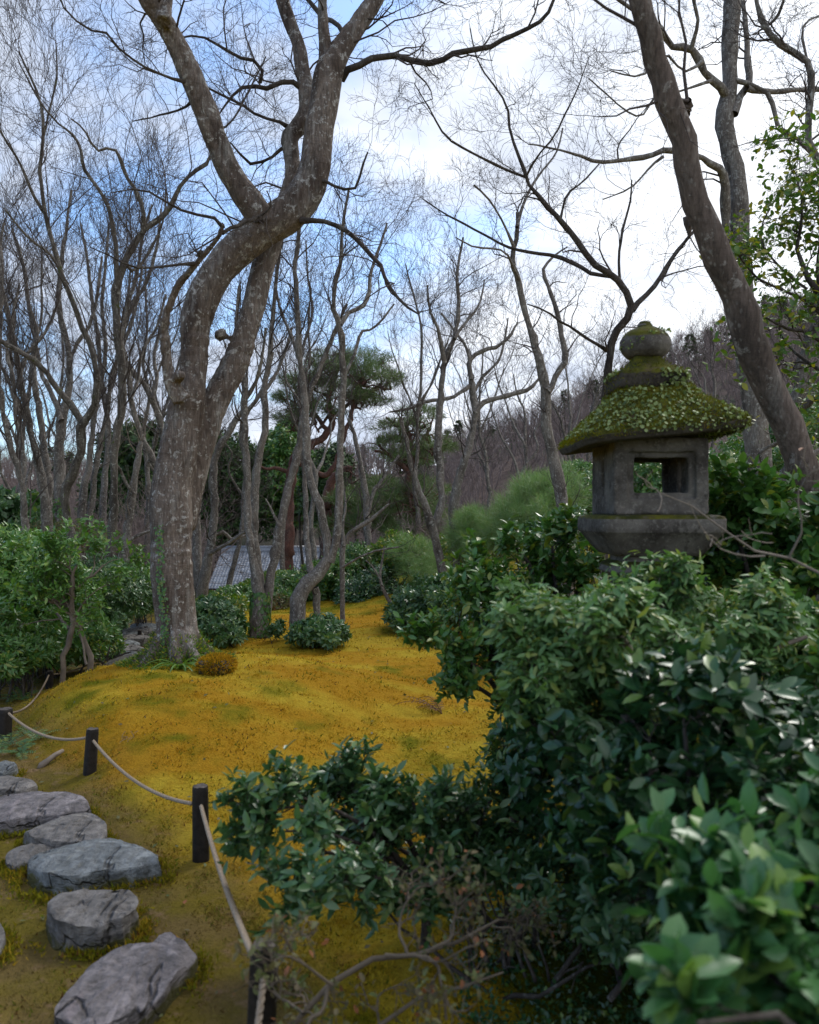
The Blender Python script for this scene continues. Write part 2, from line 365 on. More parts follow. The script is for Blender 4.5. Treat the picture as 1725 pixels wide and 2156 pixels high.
M['plaster'] = plain('pale_plaster', (.45, .42, .36), .9, .2, 4)
def moss_mat(name, fuzz=False):
    b = MB(name)
    a1 = b.nd('ShaderNodeAttribute', attribute_name='soil').outputs['Fac']; a2 = b.nd('ShaderNodeAttribute', attribute_name='green').outputs['Fac']
    a3 = b.nd('ShaderNodeAttribute', attribute_name='yellow').outputs['Fac']
    v = b.co(); n2 = b.noise(v, 9, 6, .7); n3 = b.noise(v, 60, 4, .75); n4 = b.noise(v, 2.6, 6, .65)
    col = b.mix(a3, (.41, .225, .016), (.46, .33, .030))
    col = b.mix(b.rng(n2, .46, .70, 0, .6), col, (.30, .145, .006))
    col = b.mix(b.rng(b.math('ADD', a2, b.rng(n4, .35, .65, -.25, .25)), .25, .85), col, (.15, .145, .007))
    col = b.mix(b.rng(a2, 1.0, 1.7, 0, .85), col, (.045, .055, .008))  # darkest green step; on the lower-right bank it paints in shade under the bushes
    soil = b.mix(b.rng(n4, .42, .60), (.175, .125, .045), (.165, .13, .022)); soil = b.mix(b.rng(n2, .55, .7), soil, (.26, .17, .10))
    col = b.mix(a1, col, soil)
    if fuzz:
        g = b.nd('ShaderNodeNewGeometry'); col = b.mix(b.rng(g.outputs['Random Per Island'], 0, 1, 0, .45), col, b.mix(1., col, (1.25, 1.3, .9), 'MULTIPLY')); rr_ = b.math('FRACT', b.math('MULTIPLY', g.outputs['Random Per Island'], 31.7)); col = b.mix(b.math('LESS_THAN', rr_, .14), col, (.11, .13, .012)); col = b.mix(b.math('GREATER_THAN', rr_, .93), col, (.12, .06, .02))
    else: col = b.mix(b.rng(n3, .35, .65, .45, 0), col, b.mix(1., col, (.4, .4, .4), 'MULTIPLY'))
    h = b.math('ADD', n3, b.math('MULTIPLY', n2, 1.5))
    return b.finish(col, .95, None if fuzz else h, .9, .03, spec=.05, trans=.25 if fuzz else 0)
M['moss'] = moss_mat('moss_ground'); M['fuzz'] = moss_mat('moss_tufts_mat', True)
def hill_mat():
    b = MB('wooded_hill'); v = b.co(); n = b.noise(v, .35, 8, .75); n2 = b.noise(v, .045, 5, .6)
    col = b.mix(b.rng(n, .35, .65), (.07, .052, .048), (.16, .12, .105)); col = b.mix(b.rng(n2, .52, .62, 0, .75), col, (.02, .04, .022))
    return b.finish(col, .95, n, .8, 1.5, spec=.05)
M['hill'] = hill_mat()
# ---------------------------------------------------------------- ground
PATH = np.array([(-.35, .2), (-.6, 1.6), (-.95, 2.6), (-1.45, 3.4), (-2.05, 4.2), (-2.7, 5.0), (-3.5, 6.0), (-4.2, 7.2), (-4.2, 8.4), (-3.7, 9.8), (-3.55, 11.3), (-4.3, 13), (-6.5, 15)])
def path_dist(x, y):
    d = np.full(np.shape(x), 1e9)
    for a, b in zip(PATH[:-1], PATH[1:]):
        e = b - a; t = np.clip(((x - a[0]) * e[0] + (y - a[1]) * e[1]) / (e @ e), 0, 1)
        d = np.minimum(d, np.hypot(x - a[0] - t * e[0], y - a[1] - t * e[1]))
    return d
_te = np.array([-1.2, -.6, -.25, 0.0, .1, .2, .3, .37, .42, .5, .8, 1.2]); _ee = np.array([.05, .05, .045, .06, .085, .124, .175, .21, .235, .25, .26, .22])
def ground(x, y):
    x = np.asarray(x, float); y = np.asarray(y, float)
    z = -.03 + .16 * (fbm(x * .42 + 3, y * .42, 3, 3) - .5) + .05 * (fbm(x * 1.9, y * 1.9, 8, 3) - .5)
    z = z + .03 * (fbm(x * 8.5, y * 8.5, 91, 2) - .5)
    q = ((x + 1.95) / 1.5) ** 2 + ((y - 6.8) / 1.65) ** 2
    z = z + .30 * np.exp(-np.maximum(q, 0) ** 1.8)
    z = z + .10 * np.exp(-(((x + .45) / .7) ** 2 + ((y - 7.2) / .5) ** 2)) - .05 * np.exp(-(((x - .1) / .8) ** 2 + ((y - 5.2) / .8) ** 2))
    pd = path_dist(x, y)
    pm = (1 - sst(.35, .95, pd)) * (1 - sst(14, 16, y)); z = z * (1 - pm) + (-.045 + .015 * (fbm(x * 2.5, y * 2.5, 12, 3) - .5)) * pm
    z = z - .12 * sst(-2.6, -3.6, x) * sst(4.5, 6.5, y)
    z = z + .38 * sst(.35, 1.5, x - .05 * (y - 3)) * (1 - sst(7.5, 11, y)) * sst(.3, 1.5, y)
    z = z + .30 * sst(12.0, 13.8, y) * sst(-2.0, .5, x)
    t = x / np.maximum(y, 1.0); wf = sst(20, 130, y); E = np.interp(t, _te, _ee)
    far = E * np.minimum(y, 165) - .12 * np.maximum(y - 165, 0)
    far = far + 5 * (fbm(x * .02, y * .02, 4, 4) - .5) * sst(40, 120, y)
    z = z * (1 - wf) + wf * far
    z = z - 8.5 * sst(17, 48, y) * (1 - sst(60, 110, y)) * (1 - sst(-.06, .1, t))
    z = z + (.075 * y * sst(.06, .33, t) * sst(8.5, 24, y)) * (1 - wf)
    return z
def gz(x, y): return float(ground(np.array([x]), np.array([y]))[0])
def moss_attrs(x, y):
    pd = path_dist(x, y); nn = fbm(x * 2.2, y * 2.2, 21, 4); n3 = fbm(x * .8, y * .8, 31, 4)
    soil = (1 - sst(.30, .85, pd + .5 * (nn - .5))) * (1 - sst(14, 16, y))
    soil = np.maximum(soil, .9 * sst(.62, .7, fbm(x * 1.3 + 9, y * 1.3, 41, 4)) * (1 - sst(.55, .85, pd)))
    green = .55 * sst(.25, 1.1, x - .06 * (y - 3)) * (1 - sst(8, 10, y)) + .75 * sst(12.2, 13.2, y) + .9 * sst(-3.2, -4.5, x) * sst(5, 8, y)
    green = green + 1.5 * sst(.2, .6, x) * sst(3.7, 2.9, y) + .35 * sst(3.2, 1.8, y) + .42 * np.exp(-(((x + 2.2) / 1.5) ** 2 + ((y - 5.6) / 1.0) ** 2))  # first term darkens the moss colour where the lower-right bank lies in shade
    green = green + .35 * (n3 - .5) + 1.1 * np.clip(fbm(x * 3.1 + 5, y * 3.1, 55, 5) - .55, 0, 1) * 2.2 + sst(20, 30, y) * .5
    yellow = np.clip(sst(.40, .60, .5 * n3 + .5 * fbm(x * 1.1, y * 3.2, 65, 5)) * 1.0 + .25 * sst(5.2, 3.4, y), 0, 1)
    return dict(soil=np.clip(soil, 0, 1), green=np.clip(green, 0, 2), yellow=yellow)
def axis(lo, hi, dlo, dhi, step, grow):
    a = list(np.arange(dlo, dhi + 1e-6, step)); s = step
    while a[-1] < hi: s *= grow; a.append(a[-1] + s)
    s = step; b = [dlo]
    while b[0] > lo: s *= grow; b.insert(0, b[0] - s)
    return np.array(b[:-1] + a)
gx = axis(-420, 420, -5.5, 4.0, .05, 1.12); gy = axis(-40, 560, 1.0, 14.5, .05, 1.09)
X, Y = np.meshgrid(gx, gy); Z = ground(X, Y)
nxx, nyy = len(gx), len(gy)
ii = (np.arange(nyy - 1)[:, None] * nxx + np.arange(nxx - 1)[None, :]).ravel()
GF = np.stack([ii, ii + 1, ii + nxx + 1, ii + nxx], -1)
yc = Y.ravel()[GF].min(1)
Vg = np.stack([X.ravel(), Y.ravel(), Z.ravel()], -1)
near = yc < 32
def sub(F):
    u_, inv = np.unique(F.ravel(), return_inverse=True); return u_, inv.reshape(F.shape)
u_, f_ = sub(GF[near]); at = moss_attrs(Vg[u_, 0], Vg[u_, 1])
g = obj('ground', Vg[u_], [f_], M['moss'], attrs=at); tag(g, 'orange and green moss lawn with a mound under the big maple', None, None, 'structure')
u_, f_ = sub(GF[~near]); g = obj('hill', Vg[u_], [f_], M['hill']); tag(g, 'brown wooded hillside rising behind the garden', None, None, 'structure')
# moss tufts: short fuzz that gives the lawn its nap
r = RNG(11); N = 330000
yy = 1.6 / (1 - r.random(N) * (1 - 1.6 / 13.5)); xx = (r.random(N) * 1.12 - .60) * yy
ok = (xx < 1.9) & (xx > -5.4); xx = xx[ok]; yy = yy[ok]
pd = path_dist(xx, yy); clump = fbm(xx * 7, yy * 7, 77, 3)
keep = (r.random(len(xx)) < np.where(pd < .45, .25, 1)) & (clump > .30 + .2 * r.random(len(xx))); xx = xx[keep]; yy = yy[keep]; clump = clump[keep]
n = len(xx); pos = np.stack([xx, yy, ground(xx, yy) - .004], -1)
D = norm(np.stack([r.normal(0, .8, n), r.normal(0, .8, n), np.ones(n)], -1)); Nn = r.normal(size=(n, 3))
sz = (.008 + .0016 * yy) * (.5 + 1.1 * r.random(n)) * (.55 + clump)
V, F = place(pos, D, Nn, sz, .42, T_NDL)
at = {k: np.repeat(a, 3) for k, a in moss_attrs(xx, yy).items()}
g = obj('moss_tufts', V, F, M['fuzz'], smooth=False, attrs=at); tag(g, 'short golden moss tufts covering the lawn and mound', None, None, 'stuff')

# ---------------------------------------------------------------- bare trees
def limb_pts(spec, d, K=None, ground_it=False):
    pts, a, b = spec[0], spec[1], spec[2]
    n = len(pts); out_ = []
    for i, p in enumerate(pts):
        dd = d + a + (b - a) * i / max(n - 1, 1)
        out_.append([*W(p[0], p[1], dd), p[2] / FPX * dd])
    if ground_it:
        x, y, z, rr = out_[0]; zg = gz(x, y)
        if z > zg + .12:
            out_.insert(0, [x, y, zg - .15, rr * 1.12]); 
        else: out_.insert(0, [x, y, zg - .2, rr * 1.1])
    o = np.array(out_); L = np.linalg.norm(np.diff(o[:, :3], axis=0), axis=1).sum()
    return resample(o, K or int(np.clip(L * 9, 8, 48)))
def even(Ls, K):
    P = np.stack([resample(l, K) for l in Ls]); return P[..., :3], P[..., 3]
def crown(P, R, rng, n, lens, up=.12, wander=.3, rmin=.0013, tmin=.2, ang=(25, 60), twig='twig', parent=None, sides=(5, 4, 3, 3), nm='twigs', ret=False, rrs=(.5, .6, .7, .8), rcap=.011):
    Lp = np.linalg.norm(np.diff(P, axis=1), axis=2).sum(1)
    parts = []; cur = (P, R); cnt = np.maximum((n[0] * np.clip(Lp / 2.5, .3, 2.2)).astype(int), 2); Ks = (7, 6, 4, 3)
    lv = []
    for k in range(len(n)):
        nn = cnt if k == 0 else n[k]
        cur = spawn(cur[0], cur[1], nn, Ks[k], lens[k], ang, up, wander, rrs[k], rng, tmin=tmin if k == 0 else .12, rmin=rmin * (1.9, 1.5, 1.15, 1)[k], decay=.35, tipfrac=.14, rcap=rcap)
        parts.append(tubes(cur[0], cur[1], sides[k])); lv.append(cur)
    V, F = join(parts)
    if parent is not None: obj(nm, V, F, M[twig], parent, kind='stuff')
    return lv if ret else None
def bare_tree(label, d, limbs, seed, n=(9, 5, 5, 3), lens=((.8, 1.6), (.35, .8), (.18, .4), (.08, .2)), bark='bark2', group='bare maple trees around the moss lawn', up=.12, wander=.3, sides=14, tmin=.2, rmin=.0014, cat='tree', name='maple_tree', tw='twig', skip=(), ang=(25, 60), trunk_r=1.0, rrs=(.42, .5, .6, .8)):
    rng = RNG(seed); Ls = [limb_pts(s, d, ground_it=(i == 0 or (len(s) > 3 and s[3] == 'g'))) for i, s in enumerate(limbs)]
    b = Ls[0][0]; root = thing(name, (b[0], b[1], gz(b[0], b[1])), label, cat, group)
    for i, l in enumerate(Ls):
        K = len(l); jit = rng.normal(size=(K, 3)) * l[:, 3:4] * np.where(l[:, 3:4] > .065, .07, .16); l = l.copy(); l[:, :3] += jit; l[:, 3] *= trunk_r * (1 + np.where(l[:, 3] > .065, .045, .09) * rng.normal(size=K))
        if i == 0: l[0:3, 3] *= np.array([1.5, 1.22, 1.06])
        V, F = tubes(l[None, :, :3], l[None, :, 3], sides if l[:, 3].max() > .02 else 7)
        obj('trunk' if i == 0 else 'branch', V, F, M[bark], root)
    use = [l for i, l in enumerate(Ls) if i not in skip]
    P, R = even(use, 20); crown(P, R, rng, n, lens, up, wander, rmin, tmin, ang, tw, root, rrs=rrs)
    return root, Ls

# the big maple on the mound: trunk and limbs fused into one surface
d0 = 7.3
A = [(372, 1402, 58), (371, 1375, 50), (373, 1340, 48), (370, 1290, 47), (363, 1210, 47), (361, 1140, 47), (360, 1085, 48), (362, 1040, 46), (368, 990, 44), (380, 930, 42), (389, 880, 41), (400, 830, 37), (407, 785, 33), (411, 730, 32), (413, 690, 34), (421, 650, 36), (437, 607, 37), (463, 566, 36), (500, 527, 38), (545, 486, 41), (595, 456, 42), (632, 422, 39), (655, 378, 36), (668, 325, 33), (675, 260, 31), (684, 205, 31), (693, 155, 31), (715, 112, 25), (738, 78, 22), (765, 38, 20), (790, 0, 19), (812, -50, 17), (840, -130, 13)]
C1 = [(690, 150, 22), (686, 110, 13), (682, 60, 11), (680, 10, 10.5), (682, -60, 9), (690, -130, 7)]
D_ = [(560, 470, 30), (535, 435, 30), (505, 395, 27), (475, 345, 25), (452, 285, 25), (430, 225, 24.5), (405, 165, 24), (380, 110, 23), (355, 62, 22), (330, 22, 22), (308, -10, 19), (280, -60, 15), (250, -130, 11)]
D2 = [(345, 45, 16), (352, 10, 13), (362, -40, 11), (370, -110, 8)]
B_ = [(385, 1110, 26), (402, 1040, 27), (420, 960, 28), (440, 890, 29), (460, 835, 31), (484, 790, 31), (503, 745, 30), (520, 695, 28), (532, 655, 26), (545, 600, 27), (558, 550, 26), (572, 500, 24), (600, 430, 20), (618, 370, 17), (614, 320, 17), (610, 290, 19), (628, 268, 18), (645, 235, 17), (646, 195, 19), (638, 150, 16), (630, 100, 15), (614, 55, 15), (596, 5, 14), (588, -60, 12), (590, -130, 9)]
S_ = [(385, 845, 20), (362, 805, 15), (353, 765, 12), (348, 712, 12), (347, 685, 12), (357, 645, 10), (374, 603, 9), (398, 573, 8), (422, 545, 6.5), (447, 516, 5.5), (465, 490, 4.5), (470, 468, 4)]
def dl(pts, a, b): return limb_pts((pts, a, b), d0, K=int(len(pts) * 3.5))
LA, LC, LD, LD2, LB, LS = dl(A, 0, .5), dl(C1, .42, .35), dl(D_, .22, -.55), dl(D2, -.45, -.2), dl(B_, .28, 1.1), dl(S_, -.1, -.55)
LA[:2, 2] -= .06
base0 = np.array([LA[0][0], LA[0][1], gz(LA[0][0], LA[0][1])])
roots = []; SC_ = np.array([1, 1, 1, .91])
rg = RNG(3)
for k in range(9):
    a = k / 9 * 2 * np.pi + rg.normal() * .15; p = []
    for q in range(6):
        f = q / 5; rr = .10 + .36 * f; x = base0[0] + math.cos(a + .25 * f) * rr; y = base0[1] + math.sin(a + .25 * f) * rr
        p.append([x, y, gz(x, y) + .26 * (1 - f) ** 2.2 - .035 * f, .085 - .055 * f])
    roots.append(np.array(p))
knob = np.array([[*W(470, 716, 7.75), .05], [*W(466, 704, 7.72), .075], [*W(462, 694, 7.70), .06]])
knot2 = np.array([[*W(372, 800, 7.15), .05], [*W(380, 792, 7.08), .055], [*W(386, 788, 7.02), .035]])
prt = [tubes(l[None, :, :3], l[None, :, 3], 20, cap=True) for l in (LA * SC_, LC * SC_, LD * SC_, LD2 * SC_, LB * SC_, LS)] + [tubes(resample(p, 14)[None, :, :3], resample(p, 14)[None, :, 3], 10, cap=True) for p in roots + [knob, knot2]]
V, F = join(prt)
tmp = bpy.data.objects.new('tmp', mesh_np('tmp', V - base0, F)); C.objects.link(tmp)
mo = tmp.modifiers.new('r', 'REMESH'); mo.mode = 'VOXEL'; mo.voxel_size = .017; mo = tmp.modifiers.new('s', 'SMOOTH'); mo.iterations = 5; mo.factor = .55
dg = bpy.context.evaluated_depsgraph_get(); me = bpy.data.meshes.new_from_object(tmp.evaluated_get(dg)); me.name = 'trunk'
bpy.data.objects.remove(tmp)
nv = len(me.vertices); co = np.empty(nv * 3, np.float32); me.vertices.foreach_get('co', co); co = co.reshape(-1, 3)
nr = np.empty(nv * 3, np.float32); me.vertices.foreach_get('normal', nr); nr = nr.reshape(-1, 3)
th = np.arctan2(nr[:, 1], nr[:, 0])
dsp = .030 * (fbm(co[:, 0] * 6 + co[:, 1] * 5, co[:, 2] * 3.2, 51, 3) - .5) + .045 * (fbm(th * 1.4 + co[:, 2] * .6, co[:, 2] * .9, 61, 3) - .5)
wr_ = fbm(co[:, 0] * 3 + co[:, 1] * 3, co[:, 2] * 26, 71, 2) - .5
bend = np.exp(-((co[:, 2] - 1.05) / .22) ** 2) + np.exp(-((co[:, 2] - 2.95) / .25) ** 2) + .5 * np.exp(-((co[:, 2] - 2.3) / .15) ** 2)
dsp = dsp + .030 * wr_ * (bend + .12)
co = co + nr * dsp[:, None]; me.vertices.foreach_set('co', co.ravel().astype(np.float32)); me.polygons.foreach_set('use_smooth', np.ones(len(me.polygons), dtype=bool))
me.materials.clear(); me.materials.append(M['bark']); me.update()
big = thing('maple_tree', tuple(base0), 'huge twisting grey-brown maple with lichen spots standing on the moss mound', 'tree', 'bare maple trees around the moss lawn')
o = bpy.data.objects.new('trunk', me); C.objects.link(o); o.parent = big
small = [([(715, 165, 9), (735, 150, 7.5), (760, 138, 7), (800, 122, 6.5), (830, 115, 6.5), (860, 128, 6), (905, 129, 6), (960, 115, 6), (1010, 100, 5.5), (1050, 88, 5), (1100, 65, 4.5), (1145, 38, 4), (1163, 12, 3.5), (1175, -30, 3)], .45, .0),
 ([(640, 190, 7), (620, 172, 5.5), (575, 180, 5), (540, 182, 4.5), (505, 190, 3.5), (480, 215, 2.5), (462, 240, 1.5)], .9, .5),
 ([(548, 175, 4.5), (548, 165, 4.5), (553, 150, 4), (545, 133, 4), (520, 128, 3.5), (500, 120, 3.5), (465, 100, 3), (435, 80, 2.5), (395, 75, 2), (350, 90, 1.2)], .6, .2),
 ([(612, 268, 6), (590, 258, 3.5), (550, 245, 3), (525, 232, 3), (500, 215, 3), (470, 200, 2.5), (440, 190, 2.5), (410, 165, 2)], .95, .4),
 ([(606, 300, 5), (585, 320, 3.5), (570, 335, 3), (550, 343, 3), (525, 342, 3.5), (505, 325, 2.5), (485, 300, 1.6), (460, 290, 1.2)], .95, .6),
 ([(395, 172, 5), (360, 165, 2.8), (325, 152, 2.6), (290, 130, 2.5), (260, 112, 2.2), (225, 70, 2.6), (190, 62, 2), (150, 35, 2), (125, -5, 2), (110, -60, 1.5)], -.2, -.9),
 ([(405, 215, 4), (385, 228, 2.4), (350, 240, 2.2), (320, 248, 1.6), (280, 255, 1.2)], .1, .6),
 ([(635, 465, 8), (670, 465, 5), (705, 472, 5), (740, 495, 5), (775, 530, 4.8), (805, 562, 4.3), (822, 605, 3.6), (850, 640, 3), (880, 660, 2)], .25, -.2),
 ([(660, 378, 6), (690, 385, 3.2), (715, 395, 3.2), (740, 400, 3.2), (755, 385, 2.8), (763, 350, 2.5), (775, 320, 1.6)], .3, .1),
 ([(555, 470, 6), (530, 465, 3.2), (545, 458, 2.5), (568, 440, 2), (572, 425, 1.6), (562, 400, 1.2)], -.05, -.15),
 ([(540, 455, 5), (515, 470, 4), (490, 478, 4), (470, 490, 4)], -.1, -.42),
 ([(469, 480, 4.5), (466, 463, 4.2), (440, 458, 3.2), (405, 449, 3), (372, 438, 2.8), (345, 422, 2.4), (310, 405, 2.2), (280, 398, 1.6), (240, 405, 1.2)], -.5, -.9),
 ([(425, 530, 5), (418, 540, 3.5), (422, 528, 3)], -.5, -.6),
 ([(408, 555, 5), (380, 556, 2.8), (340, 562, 2.6), (300, 565, 2.4), (265, 555, 2), (235, 540, 1.6), (190, 520, 1.2)], -.45, -1.2),
 ([(730, 90, 7), (722, 62, 5), (705, 48, 5), (690, 40, 5), (660, 15, 5), (640, -15, 4), (620, -60, 3)], .5, .9),
 ([(772, 30, 5), (790, 10, 3), (830, -10, 2.4), (880, -20, 2), (940, 10, 1.2)], .5, .8),
 ([(640, 350, 5), (625, 380, 2.6), (605, 400, 2.6), (560, 385, 1.8), (520, 400, 1.2)], 1.0, 1.5),
 ([(455, 275, 4), (480, 262, 2), (505, 232, 2.2), (525, 190, 2), (560, 120, 1.4)], .0, .4)]
SL = [limb_pts(s, d0) for s in small]
rg = RNG(17)
for l in SL:
    K = len(l); l[:, :3] += rg.normal(size=(K, 3)) * l[:, 3:4] * .35
    V, F = tubes(l[None, :, :3], l[None, :, 3], 9); obj('branch', V, F, M['bark_dark'], big)
up_l = [LA[int(len(LA) * .8):], LC, LD[int(len(LD) * .55):], LB[int(len(LB) * .62):]]
P, R = even(SL + up_l, 20); R = R * .9
crown(P, R, rg, (13, 5, 5, 2), ((.5, 1.25), (.28, .65), (.14, .34), (.07, .17)), up=.03, wander=.36, rmin=.0012, tmin=.12, ang=(25, 65), parent=big)

# the other trees, traced limb by limb
bare_tree('blurred smooth leaning trunk passing right behind the stone lantern', 4.6, [([(1850, 1330, 34), (1780, 1190, 34), (1732, 1092, 34), (1703, 1020, 33), (1677, 945, 32), (1652, 885, 31), (1630, 833, 31), (1606, 785, 32), (1582, 725, 33), (1565, 665, 33), (1545, 612, 31), (1517, 552, 29.5), (1487, 480, 29), (1462, 405, 27), (1446, 335, 25), (1434, 275, 26), (1418, 235, 27), (1398, 175, 25), (1383, 125, 24), (1368, 70, 23), (1348, 0, 22), (1330, -70, 20), (1315, -150, 17)], .2, -.3),
  ([(1440, 240, 14), (1447, 222, 11), (1448, 212, 8)], -.05, -.1), ([(1460, 470, 14), (1450, 462, 10), (1452, 500, 3)], .1, .1)], 21, n=(2, 3, 3, 2), bark='bark_right', tmin=.86, sides=20)
bare_tree('tall upright grey trunk behind the leaning trunk, near the right edge', 8.6, [([(1612, 1240, 32), (1606, 1100, 27), (1600, 1000, 25), (1592, 900, 26), (1582, 820, 25), (1573, 740, 22), (1568, 640, 19), (1560, 540, 19), (1556, 450, 19.5), (1553, 380, 19), (1541, 330, 18), (1532, 290, 18), (1524, 250, 20), (1532, 205, 17), (1536, 150, 16), (1537, 90, 17), (1541, 20, 17), (1545, -60, 15), (1550, -150, 12)], 0, .2),
  ([(1545, 560, 9), (1530, 500, 10), (1527, 440, 10), (1526, 385, 10), (1520, 362, 8), (1492, 343, 6.5), (1462, 327, 6), (1412, 316, 6), (1362, 330, 6), (1312, 336, 5), (1262, 341, 4.2), (1212, 326, 3.2), (1162, 312, 2.2), (1112, 303, 1.4)], .15, -.8),
  ([(1530, 200, 9), (1517, 183, 8), (1482, 150, 7.5), (1455, 104, 7.5), (1410, 96, 7), (1398, 66, 6.5), (1370, 45, 5), (1330, 20, 4), (1290, -10, 3)], .1, -.5),
  ([(1455, 104, 5), (1462, 80, 4), (1470, 45, 4), (1462, 10, 3.5), (1455, -40, 3)], -.2, -.5),
  ([(1545, 240, 10), (1562, 198, 8.5), (1578, 172, 8), (1576, 130, 7), (1572, 70, 6), (1566, 20, 5), (1562, -40, 4)], .1, .5),
  ([(1572, 186, 7), (1612, 193, 5.5), (1662, 191, 5.5), (1725, 189, 5), (1780, 192, 4)], .1, .7),
  ([(1548, 170, 6), (1580, 178, 5), (1610, 192, 5), (1628, 220, 4.5), (1640, 270, 4.2), (1682, 298, 5), (1712, 327, 5), (1732, 350, 4)], .1, .2),
  ([(1395, 330, 4), (1375, 345, 2.6), (1350, 375, 2.2), (1320, 400, 2), (1270, 420, 1.4)], -.5, -.6),
  ([(1480, 130, 4), (1440, 150, 2.5), (1400, 115, 2.5), (1350, 160, 2.2), (1290, 150, 1.6)], -.2, -.6),
  ([(1500, 170, 4), (1440, 190, 2.5), (1380, 205, 2.4), (1340, 245, 2), (1240, 165, 1.4)], -.2, -.8)], 22, n=(8, 4, 5, 3), lens=((.6, 1.2), (.3, .7), (.16, .36), (.08, .18)), up=.02, wander=.34, tmin=.25, skip=(0,))
bare_tree('maple whose dark crooked branch hangs in at the upper right corner', 6.8, [([(1900, 1300, 26), (1880, 1000, 24), (1850, 700, 20), (1800, 480, 14), (1745, 370, 9), (1722, 335, 7), (1703, 300, 6.5), (1703, 255, 6.5), (1709, 200, 7), (1706, 150, 7), (1690, 118, 7), (1642, 95, 6.5), (1610, 55, 6), (1593, 5, 5.5), (1588, -60, 4)], 0, -.1),
  ([(1612, 60, 3.5), (1640, 30, 3), (1655, -20, 2.4)], 0, -.2), ([(1800, 480, 12), (1790, 300, 9), (1770, 120, 7), (1760, -60, 5)], 0, .3), ([(1700, 130, 3), (1690, 60, 2.4), (1720, 35, 2), (1770, 30, 1.6)], 0, .2)], 23, n=(9, 5, 4, 3), lens=((.5, 1.0), (.3, .6), (.15, .35), (.08, .18)), up=.03, tmin=.3)
bare_tree('slender dark maple forking above and left of the lantern finial', 8.0, [([(1270, 1180, 10), (1274, 950, 9), (1277, 830, 8), (1282, 774, 8), (1289, 716, 8.5), (1310, 682, 8.5), (1332, 651, 9), (1322, 622, 8), (1306, 592, 7.5), (1292, 582, 7), (1262, 565, 6.5), (1227, 525, 6), (1192, 475, 5.5), (1157, 440, 5), (1117, 395, 4.5), (1102, 352, 4), (1078, 292, 3.2), (1067, 222, 2.6), (1040, 180, 2), (1007, 130, 1.5), (990, 60, 1.2)], 0, -.5),
  ([(1330, 652, 7), (1367, 615, 5.5), (1397, 575, 5), (1417, 540, 4.6), (1440, 512, 4), (1458, 490, 3.4), (1480, 470, 2)], .1, .5),
  ([(1290, 583, 5), (1247, 576, 4.6), (1212, 556, 4.4), (1162, 537, 3.8), (1120, 532, 3.2), (1082, 525, 3), (1045, 508, 2.8), (1012, 490, 2.6), (975, 470, 2.2), (937, 450, 2), (892, 420, 1.3)], .0, .9),
  ([(1110, 374, 3), (1062, 356, 2.8), (1012, 331, 2.6), (982, 315, 2.4), (942, 290, 2.2), (915, 250, 1.8), (902, 225, 1.6), (872, 175, 1.1)], -.3, -1.0),
  ([(1305, 592, 3.5), (1303, 560, 3), (1305, 525, 3), (1313, 475, 2.8), (1327, 425, 2.2), (1330, 380, 1.4)], -.1, .3),
  ([(1280, 738, 5), (1258, 725, 3.6), (1232, 709, 3.2), (1205, 690, 3), (1182, 679, 2.6), (1150, 655, 2), (1110, 640, 1.4)], 0, -.5),
  ([(1107, 372, 3), (1130, 330, 2.2), (1165, 290, 2), (1190, 240, 1.8), (1215, 190, 1.6), (1240, 120, 1)], -.4, -.9),
  ([(1180, 460, 3), (1195, 410, 2.2), (1230, 380, 2), (1262, 345, 1.6)], -.3, -.1)], 24, n=(6, 4, 4, 3), lens=((.45, 1.0), (.25, .6), (.14, .32), (.07, .17)), up=.03, wander=.3, bark='bark_dark', tmin=.3, sides=10)
bare_tree('slim lichened maple with sawn top left of the lantern', 10.0, [([(1196, 1130, 15), (1186, 1075, 13.5), (1174, 1000, 13), (1158, 930, 11.5), (1148, 880, 11.5), (1150, 820, 10.5), (1138, 768, 9.5), (1122, 706, 8.5), (1116, 690, 7.5), (1103, 645, 6.5), (1092, 590, 6), (1080, 548, 5.5), (1086, 505, 5), (1091, 470, 4.5), (1090, 446, 4)], 0, .1),
  ([(1152, 825, 8), (1163, 812, 7), (1176, 782, 6.5), (1190, 757, 6.5), (1184, 714, 5.5), (1178, 680, 5), (1168, 640, 4.5), (1155, 605, 4), (1144, 572, 3.5), (1165, 540, 2.4), (1195, 520, 1.5)], 0, .4),
  ([(1088, 480, 4), (1103, 430, 3.2), (1118, 395, 2.8), (1142, 360, 2.4), (1172, 320, 2), (1185, 270, 1.6)], 0, .5), ([(1085, 525, 3.5), (1060, 470, 2.6), (1030, 420, 2.4), (998, 390, 2)], 0, -.4), ([(1092, 590, 3), (1080, 560, 2.6), (1060, 528, 2.4), (1000, 520, 1.8), (960, 500, 1.2)], 0, -.6)], 25, n=(5, 4, 4, 3), lens=((.4, 1.0), (.25, .6), (.14, .32), (.07, .17)), up=.05)
